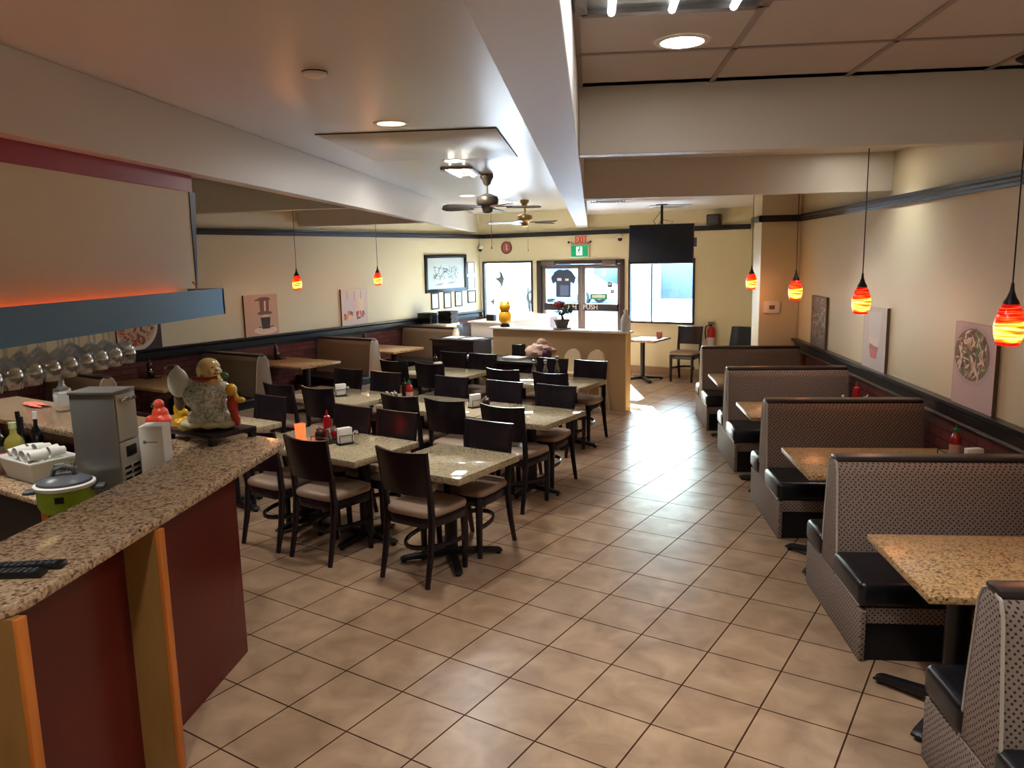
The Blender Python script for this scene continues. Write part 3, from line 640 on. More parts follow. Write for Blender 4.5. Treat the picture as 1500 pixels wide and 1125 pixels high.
bo = thing('spray_bottle', 'white translucent bottle on the aisle end of the half wall', 'bottle', W(-4.36, 9.38, 1.0625), -TH)
b = MB(mk('milky_plastic', (222, 228, 232), .3)); b.lathe([(.06, 0), (.065, .02), (.065, .15), (.05, .2), (.025, .235), (.022, .26)], seg=20); b.build('body', bo)
b = MB(M['white_plastic']); b.lathe([(.027, .255), (.027, .285), (.01, .29)], seg=16); b.build('cap', bo)

# ================================================================== LAMPS AND CEILING THINGS
def lamp(kind, parent, energy, color=(1, .86, .68), size=.14, z=0.0, spot=None, rad=.04):
    l = bpy.data.lights.new('lamp_light', kind); l.energy = energy; l.color = color
    if kind == 'AREA': l.shape = 'DISK'; l.size = size
    elif kind == 'SPOT': l.spot_size = math.radians(spot or 140); l.spot_blend = 1.0; l.shadow_soft_size = rad
    else: l.shadow_soft_size = rad
    o = bpy.data.objects.new('lamp_light', l); COL.objects.link(o); o.parent = parent; o.location = (0, 0, z); return o
def downlight(x, y, label, lens='lamp_white', e=1.0, z=ZC, r=.085):
    t = thing('recessed_downlight', label, 'ceiling light', (x, y, z))
    b = MB(M['white_plastic']); b.lathe([(r, -.001), (r, -.006), (r + .016, -.008), (r + .024, -.004), (r + .024, -.0005)], seg=28, cap=False); b.build('trim_ring', t)
    b = MB(M[lens]); b.lathe([(r + .001, -.0045), (r * .5, -.006), (0, -.0065)], seg=28, cap=False); b.build('lens', t)
    lamp('SPOT', t, DOWN_W * e, (1, .96, .9) if lens == 'lamp_warm' else (1, .985, .97), z=-.012, spot=125, rad=r)
    return t
downlight(.36, 3.31, 'bright round downlight in the tiled ceiling at the top right')
downlight(-1.22, 4.89, 'warm dim round downlight in the smooth ceiling near the access panel', 'lamp_warm', .7)
downlight(-1.16, 6.82, 'bright round downlight just beyond the ceiling access panel')
downlight(-1.65, 10.6, 'round downlight left of the nearer ceiling fan, toward the shop front')
downlight(-1.22, 11.0, 'round downlight between the two ceiling fans', e=.8)
downlight(-1.22, 12.1, 'round downlight above the farther ceiling fan', e=.8)
downlight(-1.18, 13.05, 'round downlight in the smooth ceiling nearest the shop front', e=.8)
downlight(2.15, 6.75, 'round downlight seen under the first cross beam on the right', e=.35)
for x, y in ((-1.2, 1.2), (.6, .3), (1.9, 1.4), (-3.0, 3.4), (-3.6, 1.6), (-4.4, 4.9), (-3.5, 6.1), (-1.2, -.8)):   # unseen room lamps out of frame, some added to brighten bar and left beam
    downlight(x, y, 'unseen round recessed downlight added to the ceiling out of frame', 'lamp_warm', 1.0)['group'] = 'downlights outside the frame'
def troffer(name, label, x0, x1, y0, y1, z, m, e, n=3):
    t = thing(name, label, 'ceiling light', ((x0 + x1) / 2, (y0 + y1) / 2, z)); hx, hy = (x1 - x0) / 2, (y1 - y0) / 2
    b = MB(M['aluminium'])
    for s in (-1, 1): b.box(s * hx - .02, s * hx + .02, -hy, hy, -.02, -.0005); b.box(-hx, hx, s * hy - .02, s * hy + .02, -.02, -.0005)
    b.build('frame', t, smooth=False)
    b = MB(M[m])
    for k in range(n): x = -hx + (k + .5) * 2 * hx / n; b.tube([(x, -hy + .03, -.02), (x, hy - .03, -.02)], .014, 8)
    b.build('tubes', t)
    b = MB(M['steel']); b.box(-hx, hx, -hy, hy, -.004, -.0005); b.build('reflector', t, smooth=False)
    l = lamp('AREA', t, e, (.95, .97, 1), .5, -.04); l.data.shape = 'RECTANGLE'; l.data.size = 2 * hx * .9; l.data.size_y = 2 * hy * .9
    return t
troffer('fluorescent_troffer', 'fluorescent troffer in the tiled ceiling at the top edge', -.03, .57, 1.63, 2.83, ZC - .007, 'tube', TROFFER_W)
troffer('square_ceiling_light', 'small square ceiling light behind the nearer ceiling fan', -1.36, -1.1, 7.3, 7.95, ZC, 'lamp_white', 8, 2)
# access panel: a slim framed hatch
ap = thing('access_panel', 'large flat access panel in the smooth ceiling before the nearer fan', 'panel', (-1.21, 5.94, ZC))
b = MB(M['gloss_ceiling']); b.box(-.6, .6, -.74, .74, -.006, -.0005, .002); b.build('panel', ap)
b = MB(mk('dark_gap', (40, 36, 34), .8)); b.box(-.603, .603, -.746, -.74, -.007, -.0005); b.box(.6, .605, -.74, .74, -.007, -.0005); b.build('gap_strip', ap, smooth=False)
sm = thing('smoke_detector', 'white round smoke detector on the smooth ceiling at upper left', 'smoke detector', (-1.21, 3.51, ZC))
b = MB(M['white_plastic']); b.lathe([(0, -.032), (.035, -.03), (.052, -.02), (.056, -.0005)], seg=24); b.build('body', sm)
b = MB(M['black_plastic']); b.lathe([(.0565, -.012), (.0575, -.009), (.0565, -.006)], seg=24, cap=False); b.build('slot_ring', sm)
def vent(x, y, z, label):
    t = thing('ceiling_vent', label, 'vent', (x, y, z))
    b = MB(M['white_plastic'])
    for s in (-1, 1): b.box(s * .26 - .035, s * .26 + .035, -.3, .3, -.014, -.0005, .004); b.box(-.295, .295, s * .27 - .035, s * .27 + .035, -.014, -.0005, .004)
    b.build('frame', t)
    b = MB(M['white_plastic'])
    for k in range(5):
        q = .04 + k * .04
        for s in (-1, 1): b.box(s * q - .004, s * q + .004, -q, q, -.03 + k * .004, -.002); b.box(-q, q, s * q - .004, s * q + .004, -.03 + k * .004, -.002)
    b.build('louvres', t, smooth=False)
    b = MB(M['black_plastic']); b.box(-.23, .23, -.24, .24, -.002, -.0005); b.build('duct', t, smooth=False)
vent(.22, 10.5, 2.76, 'white ceiling vent closest to the long beam, left of the television')
vent(1.15, 12.0, 2.76, 'white ceiling vent behind the top of the television')
def fan(x, y, rot, label, mat, first_=None):
    t = thing('ceiling_fan', label, 'ceiling fan', (x, y, ZC), rot, 'ceiling fans')
    b = MB(M[mat]); b.lathe([(.065, -.0005), (.068, -.03), (.05, -.06), (.035, -.1), (.016, -.115)], seg=20); b.build('canopy', t)
    b = MB(M[mat]); b.lathe([(.012, -.1), (.012, -.2)], seg=12); b.build('rod', t)
    b = MB(M[mat]); b.lathe([(.02, -.19), (.05, -.2), (.085, -.215), (.108, -.225), (.112, -.25), (.112, -.285), (.1, -.3), (.07, -.315), (.055, -.34), (.05, -.37), (.03, -.385), (0, -.388)], seg=24); b.build('motor', t)
    for k in range(5):
        mm = Matrix.Rotation(2 * PI * k / 5, 4, 'Z')
        b = MB(M['fan_blade']); tl = mm @ Matrix.Translation((0, 0, -.325)) @ Matrix.Rotation(.2, 4, 'X')
        o_ = [(.19, -.045), (.3, -.058), (.48, -.066), (.53, -.05), (.55, 0), (.53, .05), (.48, .066), (.3, .058), (.19, .045)]
        b.prism(o_, -.004, .004, mat=tl); bl = b.build('blade', t)
        b = MB(M[mat]); b.box(.085, .25, -.02, .02, .004, .012, .003, mat=tl); b.build('blade_iron', bl)
    b = MB(M['brass']); b.tube([(.03, -.03, -.37), (.03, -.03, -.72)], .0025, 5); b.ell((.03, -.03, -.73), (.008, .008, .014), 8, 6); b.build('pull_chain', t)
    return t
fan(-1.04, 8.0, .2, 'dark bronze ceiling fan nearer the camera', 'dark_brass')
fan(-.97, 11.7, .75, 'brass ceiling fan farther away, near the shop front', 'brass')
# amber pendants
def pendant(x, y, z0, ztop, label, group, f=None):
    t = thing('pendant_lamp', label, 'pendant lamp', (x, y, z0), 0, group)
    b = MB(M['shade']); b.lathe([(.044, 0), (.052, .01), (.062, .05), (.065, .09), (.06, .13), (.046, .17), (.032, .195), (.027, .195), (.042, .165), (.056, .125), (.061, .09), (.058, .05), (.048, .012), (.044, 0)], seg=24, cap=False); b.build('shade', t)
    b = MB(M['black_metal']); b.lathe([(.034, .188), (.034, .2), (.02, .225), (.01, .255), (.006, .29)], seg=18); b.build('cone_cap', t)
    b = MB(M['black_metal']); b.tube([(0, 0, .28), (0, 0, ztop - z0 - .01)], .0035, 6); b.build('cord', t)
    b = MB(M['black_metal']); h_ = ztop - z0; b.lathe([(.0, h_ - .035), (.03, h_ - .03), (.06, h_ - .012), (.062, h_ - .0005)], seg=20); b.build('canopy', t)
    lamp('POINT', t, 1.3, (1, .36, .14), 0, -.04, rad=.05); return t
gp_ = 'amber pendant lamps over the right booths'
pendant(1.93, 3.83, 1.6, ZC, 'swirled amber pendant lamp nearest the camera, at the right edge', gp_)
pendant(1.93, 5.85, 1.6, ZC, 'swirled amber pendant lamp, second from the camera on the right', gp_)
pendant(1.93, 7.69, 1.595, 2.76, 'swirled amber pendant lamp in front of the pilaster, left of the thermostat', gp_)
pendant(1.93, 9.77, 1.61, 2.76, 'swirled amber pendant lamp farthest along the right side', gp_)
for v, l in ((7.27, 'swirled amber pendant lamp above the coffee poster'), (8.85, 'swirled amber pendant lamp above the fruit drinks poster')):
    p = W(-8.2, v); pendant(p.x, p.y, 1.675, ZC, l, 'amber pendant lamps over the left booths')

# ================================================================== THINGS ON THE WALLS
def rect_frame(mb, w_, h_, f, d): # in x,z; faces -y
    for s in (-1, 1): mb.box(s * (w_ / 2 - f / 2) - f / 2, s * (w_ / 2 - f / 2) + f / 2, -d, 0, -h_ / 2, h_ / 2, .003); mb.box(-w_ / 2, w_ / 2, -d, 0, s * (h_ / 2 - f / 2) - f / 2, s * (h_ / 2 - f / 2) + f / 2, .003)
LW = -TH + PI / 2      # facing away from the left wall: local -y points to +u
art = thing('framed_picture', 'large black framed ink picture on the left wall', 'picture', W(UL + .002, 11.5, 1.785), LW)
b = MB(M['black_trim']); rect_frame(b, 1.23, .68, .06, .035); b.build('frame', art)
b = MB([mk('picture_mat', (176, 188, 188), .4)] + [mk('ink_wash_%d' % k, c, .6) for k, c in enumerate([(70, 78, 86), (112, 122, 130), (40, 44, 52)])])
b.box(-.56, .56, -.012, -.001, -.29, .29)
q = random.Random(11)
for k in range(70):
    x = q.uniform(-.36, .36); z = q.uniform(-.1, .12); l = q.uniform(.03, .12); a = q.uniform(.6, 2.4) if k % 3 else q.uniform(-.3, .3); w_ = q.uniform(.01, .026)
    b.use(1 + k % 3); mm = Matrix.Translation((x, -.0125, z)) @ Matrix.Rotation(a, 4, 'Y')
    b.add([(-l / 2, 0, 0), (0, 0, -w_ / 2), (l / 2, 0, 0), (0, 0, w_ / 2)], [[0, 1, 2, 3]], mm)
for x, z in ((-.2, -.19), (.15, -.17)):
    b.use(2); b.add([(x - .16, -.0125, z - .02), (x + .05, -.0125, z - .015), (x + .14, -.0125, z + .02), (x - .05, -.0125, z + .005)], [[0, 1, 2, 3]])
b.build('ink_drawing', art, smooth=False)
SF = [(11.15, 1.295, .22, .3, 'small framed certificate on the left wall, leftmost below the large picture'), (11.52, 1.29, .22, .3, 'small framed certificate, middle of the three below the large picture'),
      (11.86, 1.3, .22, .29, 'small framed certificate, right one of the three below the large picture'), (12.28, 1.87, .24, .22, 'thin framed photo right of the large picture, top one'),
      (12.28, 1.58, .24, .23, 'thin framed photo right of the large picture, middle one'), (12.28, 1.32, .26, .24, 'black framed photo in the corner, bottom one of its column')]
for k, (v, z, w_, h_, l) in enumerate(SF):
    t = thing('small_frame', l, 'picture', W(UL + .002, v, z), LW, 'small frames around the large picture')
    b = MB(M['black_trim'] if k not in (3, 4) else M['steel']); rect_frame(b, w_, h_, .022, .018); b.build('frame', t)
    b = MB([M['white_paper'], mk('print_tone_%d' % k, [(206, 206, 214), (170, 196, 190), (150, 176, 214), (196, 206, 200), (190, 206, 196), (176, 186, 206)][k], .4)])
    b.box(-w_ / 2 + .015, w_ / 2 - .015, -.008, -.001, -h_ / 2 + .015, h_ / 2 - .015); b.use(1); b.box(-w_ / 2 + .05, w_ / 2 - .05, -.009, -.008, -h_ / 2 + .05 + (.06 if k == 2 else 0), h_ / 2 - .04); b.build('print', t, smooth=False)
# poster boards: 0.57 m canvases standing on the rails
def disc(mb, cx, cz, rx, rz, y, n=28, clip=None, a0=0, a1=2 * PI):
    pts = [(cx + rx * math.cos(a0 + (a1 - a0) * k / n), y, cz + rz * math.sin(a0 + (a1 - a0) * k / n)) for k in range(n + (0 if a1 - a0 > 6.2 else 1))]
    if clip: pts = [(min(max(px_, clip[0]), clip[1]), py_, min(max(pz_, clip[2]), clip[3])) for px_, py_, pz_ in pts]
    mb.add(pts, [list(range(len(pts)))])
def quad(mb, pts, y): mb.add([(x, y, z) for x, z in pts], [list(range(len(pts)))])
def poster(loc, rz, label, board, cols, draw):
    mats = [mk('board', board, .6)] + [mk('poster_ink', c, .6) for c in cols] + [mk('board_edge', (92, 74, 60), .7)]
    b = MB(mats); b.box(-.285, .285, -.025, -.001, 0, .57); b.use(len(mats) - 1)
    b.box(-.2865, -.2845, -.0255, -.001, 0, .57); b.box(.2845, .2865, -.0255, -.001, 0, .57)
    draw(b); o = b.build('food_poster', smooth=False); o.location = loc; o.rotation_euler = (0, 0, rz); return tag(o, label, 'poster', 'food posters standing on the wall rails')
Y0 = -.0256
def coffee(b):
    b.use(5); disc(b, .06, .07, .2, .055, Y0); b.use(4); disc(b, .06, .072, .14, .035, Y0 - .0003)
    b.use(2); quad(b, [(.0, .09), (.13, .09), (.15, .25), (-.02, .25)], Y0 - .0006); b.use(1); quad(b, [(-.03, .1), (-.06, .12), (-.05, .13), (.0, .115)], Y0 - .0005); quad(b, [(.13, .1), (.2, .11), (.2, .13), (.13, .12)], Y0 - .0005)
    b.use(4); quad(b, [(.02, .26), (.12, .26), (.12, .29), (.02, .29)], Y0 - .0005)
    b.use(1); disc(b, .06, .31, .13, .028, Y0 - .0005); b.use(3); quad(b, [(-.02, .33), (.13, .33), (.14, .5), (-.03, .5)], Y0 - .0008)
    b.use(1); disc(b, .055, .505, .11, .03, Y0 - .0009); quad(b, [(-.1, .48), (-.02, .49), (-.02, .52), (-.1, .5)], Y0 - .0009); b.use(4); quad(b, [(.05, .34), (.08, .34), (.085, .48), (.055, .48)], Y0 - .001)
def drinks(b):
    q = random.Random(5)
    for x, c in ((-.16, 1), (0, 2), (.15, 3)): b.use(c); quad(b, [(x - .045, .16), (x + .045, .16), (x + .055, .42), (x - .055, .42)], Y0); b.use(4); quad(b, [(x - .004, .4), (x + .004, .4), (x + .012, .54), (x + .004, .54)], Y0 - .0003)
    for k in range(26): b.use([5, 6, 4, 3][k % 4]); disc(b, q.uniform(-.22, .22), q.uniform(.1, .2), q.uniform(.015, .04), q.uniform(.015, .04), Y0 - .0004 - k * .00003, 10)
def noodle(bowl, seed, cx=0.0, cz=.27, r=.24, sq=1.0):
    def f(b):
        q = random.Random(seed); c = (-.284, .284, .001, .569)
        b.use(1); disc(b, cx, cz, r * 1.14, r * sq * 1.2, Y0, 36, c); b.use(2); disc(b, cx, cz, r, r * sq, Y0 - .0003, 36, c)
        for k in range(120):
            a = q.uniform(0, 6.28); d = r * .92 * math.sqrt(q.random()); x = cx + d * math.cos(a); z = cz + sq * d * math.sin(a); l = q.uniform(.04, .13); w_ = q.uniform(.006, .02); an = q.uniform(0, 3.14)
            pts = []
            for (p, t) in ((-l / 2, 0), (0, -w_), (l / 2, 0), (0, w_)): X_ = x + p * math.cos(an) - t * math.sin(an); Z_ = z + p * math.sin(an) + t * math.cos(an); pts.append((min(max(X_, c[0]), c[1]), min(max(Z_, c[2]), c[3])))
            b.use([3, 4, 5, 6, 3][k % 5]); quad(b, pts, Y0 - .0005 - k * .00002)
    return f
def icedrink(b):
    b.use(1); quad(b, [(-.12, .22), (.12, .22), (.16, .52), (-.16, .52)], Y0); b.use(2); quad(b, [(-.115, .2), (.115, .2), (.13, .29), (-.13, .29)], Y0 - .0004)
    b.use(3); quad(b, [(-.07, .1), (.07, .1), (.115, .21), (-.115, .21)], Y0 - .0006); b.use(4); quad(b, [(-.1, .19), (.08, .16), (.1, .2), (-.11, .23)], Y0 - .0008)
zr = .9805
poster((XR - .002, 5.48, zr), -PI / 2, 'noodle bowl poster on the right wall, behind the nearest pendant', (196, 172, 176), [(186, 164, 172), (120, 92, 74), (222, 206, 184), (90, 64, 52), (102, 118, 74), (190, 160, 128)], noodle(0, 21, -.03, .36, .245, .72))
poster((XR - .002, 7.35, zr), -PI / 2, 'pale iced drink poster in the middle of the right wall', (206, 202, 204), [(212, 216, 220), (226, 218, 222), (190, 76, 80), (150, 70, 66)], icedrink)
poster((XR - .002, 9.13, zr), -PI / 2, 'dark food poster on the right wall beside the pilaster', (96, 84, 70), [(110, 90, 72), (120, 96, 76), (176, 160, 140), (60, 52, 40), (150, 104, 70), (90, 100, 72)], noodle(0, 9, 0, .3, .3))
zl = 1.0355
poster(W(UL + .002, 7.25, zl), LW, 'coffee filter poster on the left wall', (196, 160, 134), [(110, 80, 72), (52, 38, 34), (122, 74, 68), (222, 196, 180), (224, 204, 184)], coffee)
poster(W(UL + .002, 9.08, zl), LW, 'fruit drinks poster on the left wall', (214, 198, 190), [(204, 200, 210), (214, 190, 190), (226, 206, 164), (96, 96, 108), (176, 66, 74), (220, 130, 110)], drinks)
poster(W(UL + .002, 5.42, zl), LW, 'dark noodle bowl poster behind the hanging wine glasses', (64, 50, 46), [(218, 200, 178), (196, 160, 130), (176, 60, 44), (214, 186, 150), (120, 76, 52), (150, 120, 80)], noodle(0, 33, -.05, .3, .26))
# shop front wall: exit sign, clock, cameras, speaker, television, extinguisher, thermostat
ex = thing('exit_sign', 'red EXIT letters over a green running man sign above the door', 'sign', W(-6.74, VF - .001, 2.2), -TH)
b = MB([mk('exit_green', (0, 132, 84), .4, emit=(0, 150, 96), estr=.2), M['white_plastic']]); b.box(-.17, .17, -.06, 0, -.16, .04, .004); b.use(0)
b2 = MB(M['white_plastic']); b2.box(-.185, .185, -.05, 0, -.175, .055, .006); b2.build('housing', ex)
b.build('green_panel', ex)
wp = mk('sign_white', (235, 245, 240), .4, emit=(235, 245, 240), estr=.3)
b = MB(wp); mm = Matrix.Translation((0, -.062, -.06))
b.box(-.06, .06, -.0635, -.061, -.135, .015); b.build('sign_window', ex, smooth=False)
b = MB(mk('sign_green', (0, 110, 70), .4)); b.lathe([(0, -.001), (.017, -.001), (.017, .001), (0, .001)], seg=14, mat=Matrix.Translation((.012, -.0645, -.005)) @ Matrix.Rotation(PI / 2, 4, 'X'))
for pts in ([(-.01, -.02), (.02, -.025), (.0, -.07), (-.025, -.065)], [(.0, -.065), (.03, -.085), (.022, -.12), (.012, -.12), (.014, -.09), (-.012, -.072)], [(-.012, -.07), (-.03, -.1), (-.05, -.11), (-.048, -.098), (-.03, -.075)], [(.012, -.028), (.045, -.05), (.04, -.058), (.012, -.042)], [(-.01, -.025), (-.04, -.045), (-.035, -.055), (-.008, -.036)]): quad(b, pts, -.0648)
b.build('running_man', ex, smooth=False)
text_mesh('exit_letters', 'EXIT', .185, mk('exit_red', (190, 40, 36), .4, emit=(200, 30, 26), estr=.15), ex, Matrix.Translation((.02, -.03, .135)) @ Matrix.Rotation(PI / 2, 4, 'X') @ Matrix.Diagonal((.66, 1, 1, 1)), .01, -.003)
b = MB(M['black_metal'])
for s in (-1, 1): b.tube([(s * .16, -.03, .055), (s * .17, -.03, .1), (s * .21, -.04, .1)], .006, 6); b.ell((s * .22, -.05, .1), .022, 10, 7)
b.build('spot_heads', ex)
ck = thing('wall_clock', 'round dark red wall clock above the left shop window', 'clock', W(-8.33, VF - .001, 2.235), -TH)
R90 = Matrix.Rotation(PI / 2, 4, 'X')
b = MB(mk('clock_rim', (110, 60, 56), .4)); b.lathe([(.115, 0), (.118, .03), (.105, .036), (.1, .03), (.1, 0)], seg=30, mat=R90, cap=False); b.build('rim', ck)
b = MB(mk('clock_face', (160, 84, 78), .5)); b.lathe([(.1, .0), (.1, .018), (0, .018)], seg=30, mat=R90); b.build('face', ck)
b = MB(mk('clock_hand', (216, 196, 188), .5)); b.box(-.006, .006, -.024, -.02, -.05, .07); b.box(-.002, .05, -.024, -.02, .0, .012, mat=Matrix.Rotation(-.8, 4, 'Y')); b.box(-.002, .06, -.024, -.02, -.012, .0, mat=Matrix.Rotation(.7, 4, 'Y')); b.build('hands', ck, smooth=False)
def seccam(u, v, z, label):
    t = thing('security_camera', label, 'security camera', W(u, v, z), -TH)
    b = MB(M['white_plastic']); b.lathe([(.05, .0), (.05, -.03), (.045, -.035)], seg=18); b.build('mount', t)
    b = MB(M['black_plastic']); b.ell((0, 0, -.045), (.04, .04, .045), 16, 10); b.build('dome', t)
    b = MB(M['white_plastic']); b.box(-.02, .02, -.02, VF - v - .0005, -.012, .02); b.build('bracket', t)
seccam(-8.9, 12.52, 2.26, 'small dome security camera in the front left corner')
seccam(-5.93, 12.52, 2.38, 'small dome security camera between the exit sign and the television')
b = MB(M['white_plastic']); b.tube([(-8.94, VF - .03, 2.42), (-8.94, VF - .02, 2.2), (-8.945, VF - .012, 1.5), (-8.945, VF - .012, .95)], .012, 6); struct(skew(b.build('trim_5')))
sp = thing('loudspeaker', 'small black loudspeaker on the front wall rail right of the television', 'speaker', W(-4.24, VF - .14, 2.5005), -TH)
b = MB(M['black_plastic']); b.prism([(-.11, -.09), (.11, -.09), (.09, .09), (-.09, .09)], 0, .17, .012); b.build('cabinet', sp)
b = MB(M['grey_plastic']); b.box(-.09, .09, -.094, -.088, .02, .15, .004); b.build('grille', sp)
b = MB(M['black_metal']); b.box(-.02, .02, .08, .139, .06, .1); b.build('bracket', sp, smooth=False)
tv = thing('television', 'flat television hung from the ceiling before the right shop window', 'television', (1.0, 11.55, 2.21), -.2)
tm = Matrix.Rotation(-.1, 4, 'X')
b = MB(M['black_plastic']); b.box(-.46, .46, -.02, .03, -.29, .27, .008, mat=tm); b.build('bezel', tv)
b = MB(M['tv']); b.box(-.445, .445, -.0225, -.019, -.272, .257, mat=tm); b.build('screen', tv, smooth=False)
b = MB(M['black_metal']); b.tube([(0, .05, 0), (0, .06, .3), (0, .06, .548)], .02, 10); b.box(-.12, .12, .03, .06, -.1, .1); b.box(-.08, .08, 0, .12, .535, .5485); b.build('ceiling_mount', tv)
b = MB(M['black_plastic']); b.tube([(-.05, .05, .2), (-.12, .06, .32), (-.04, .06, .42), (.02, .06, .5)], .005, 6); b.tube([(.05, .05, .2), (.16, .06, .3), (.0, .06, .34), (-.06, .05, .25)], .005, 6); b.build('cables', tv)
b = MB(M['grey_plastic']); b.box(.46, .5, -.01, .05, -.06, .07, .006, mat=tm); b.build('side_box', tv)
fx = thing('fire_extinguisher', 'red fire extinguisher on the front wall right of the window', 'fire extinguisher', W(-4.28, VF - .09, .5), -TH)
b = MB(M['red_plastic']); b.lathe([(.062, .0), (.068, .02), (.068, .3), (.05, .35), (.025, .37)], seg=20); b.build('cylinder', fx)
b = MB(mk('pale_label', (214, 196, 190), .5)); b.lathe([(.0685, .05), (.0685, .19)], seg=20, cap=False); b.build('label_band', fx)
b = MB(M['black_metal']); b.lathe([(.02, .365), (.02, .4)], seg=12); b.box(-.05, .06, -.015, .015, .4, .415); b.box(-.05, .05, -.012, .012, .425, .44); b.build('valve', fx)
b = MB(M['black_plastic']); b.tube([(-.02, 0, .39), (-.09, 0, .36), (-.1, 0, .25), (-.085, 0, .16)], .011, 8); b.build('hose', fx)
b = MB(M['black_metal']); b.box(-.03, .03, .05, .089, .2, .3); b.build('wall_bracket', fx, smooth=False)
th_ = thing('thermostat', 'white framed thermostat on the pilaster', 'thermostat', (2.25, 10.099, 1.37), 0)
b = MB(M['white_plastic']); b.box(-.095, .095, -.025, 0, -.075, .075, .008); b.build('housing', th_)
b = MB(mk('lcd', (104, 96, 88), .3)); b.box(-.035, .035, -.027, -.0245, -.025, .025); b.build('display', th_, smooth=False)
# door decorations
sh = thing('hanging_shirt', 'dark blue t-shirt hung inside the left door leaf', 'shirt', W(-7.1, VF - .005, 1.31), -TH)
b = MB(mk('navy_cloth', (62, 76, 100), .8)); out = [(-.15, 0), (.15, 0), (.155, .28), (.22, .24), (.26, .36), (.17, .47), (.08, .51), (0, .49), (-.08, .51), (-.17, .47), (-.26, .36), (-.22, .24), (-.155, .28)]
b.profile_y(out, -.02, .005, .006); b.build('cloth', sh)
b = MB(M['white_paper']); b.box(-.12, -.03, -.0235, -.0205, .3, .35); b.build('patch', sh, smooth=False); b = MB(M['white_paper']); b.box(.05, .12, -.0235, -.0205, .3, .34); b.build('patch', sh, smooth=False)
b = MB(mk('slate_print', (96, 116, 150), .7)); b.box(-.06, .12, -.0235, -.0205, .03, .22); b.build('print', sh, smooth=False)
b = MB([mk('open_green', (52, 150, 112), .4), M['white_paper']]); b.box(-.17, .17, 0, .008, -.05, .05, .003); b.use(1); b.box(-.13, .13, -.001, 0, -.025, .025)
simple(b, 'green_sign', 'green rectangular sign on the right door leaf', 'sign', W(-6.4, VF + .028, 1.33), -TH)
for (u, z, s_, l) in ((-6.18, 1.54, .045, 'dark square sticker on the right door leaf, upper one'), (-6.13, 1.42, .03, 'small dark sticker on the right door leaf, lower one')):
    b = MB([mk('sticker', (60, 60, 66), .5), M['white_paper']]); b.box(-s_, s_, 0, .004, -s_, s_); b.use(1); b.box(-s_ * .5, s_ * .5, -.001, 0, -s_ * .2, s_ * .5)
    simple(b, 'door_sticker', l, 'sticker', W(u, VF + .036, z), -TH, smooth=False)
def ornament(u, z, s_, label):
    t = thing('window_ornament', label, 'ornament', W(u, VF - .06, z), -TH)
    b = MB(mk('grey_ornament', (108, 124, 130), .5)); b.profile_y([(-.02 * s_, -.14 * s_), (.06 * s_, -.08 * s_), (.09 * s_, .03 * s_), (.05 * s_, .12 * s_), (.0, .16 * s_), (.02 * s_, .06 * s_), (-.09 * s_, .03 * s_), (-.02 * s_, -.01 * s_), (.03 * s_, -.07 * s_)], -.012, .012, .003); b.build('body', t)
    b = MB(M['black_metal']); b.tube([(.0, 0, .15 * s_), (0, 0, WZ[1] - z - .02)], .002, 4); b.build('string', t)
ornament(-8.48, 1.62, 1.2, 'grey fish-shaped ornament hanging in the left shop window, largest'); ornament(-8.66, 1.2, .6, 'small grey ornament hanging low in the left shop window, left one'); ornament(-8.3, 1.18, .45, 'small grey ornament hanging low in the left shop window, right one')
vp_ = thing('branch_vase', 'vase of thin bare branches at the right side of the left shop window', 'vase', W(-7.62, 12.25, .0), -TH)
b = MB(M['white_plastic']); b.lathe([(.07, .0), (.1, .2), (.1, .5), (.06, .8), (.05, 1.0), (.06, 1.05)], seg=20); b.build('vase', vp_)
b = MB(mk('twig', (120, 126, 128), .7))
for k in range(9): q_ = rnd.uniform(-.12, .02); b.tube([(0, 0, 1.0), (q_ * .5, rnd.uniform(-.05, .05), 1.25), (q_, rnd.uniform(-.08, .08), 1.45 + rnd.uniform(0, .3))], [.006, .005, .003], 5)
b.build('branches', vp_)
# black stacks on the ledge behind the last left booth
lg = thing('white_ledge', 'white topped ledge cabinet behind the last left booth', 'cabinet', W(-8.62, 10.72), -TH)
b = MB(M['beige_half']); b.box(-.25, .25, -.05, .28, .001, .9); b.build('body', lg, smooth=False)
b = MB(M['white_top']); b.box(-.26, .3, -.07, .3, .9, .935, .005); b.build('top', lg)
def tray_mb():
    b = MB(M['black_plastic']); b.prism([(-.14, -.11), (.14, -.11), (.14, .11), (-.14, .11)], 0, .03, .01); b.box(-.15, .15, -.12, .12, .022, .03, .003); return b
for k, (x, y, n, l, g) in enumerate([(-.08, -.05, 6, 'black food tray in the left stack on the white ledge', 'black trays, left stack'), (.2, .12, 7, 'black food tray in the right stack on the white ledge', 'black trays, right stack')]):
    for j in range(n):
        if k == j == 0: tr0 = simple(tray_mb(), 'food_tray', l, 'tray', W(-8.66 + x * 1.15, 10.72 + y, .9355), -TH, g)
        else: dup(tr0, W(-8.66 + x * 1.15, 10.72 + y, .9355 + .0305 * j), -TH + .04 * (j % 3), l, g)

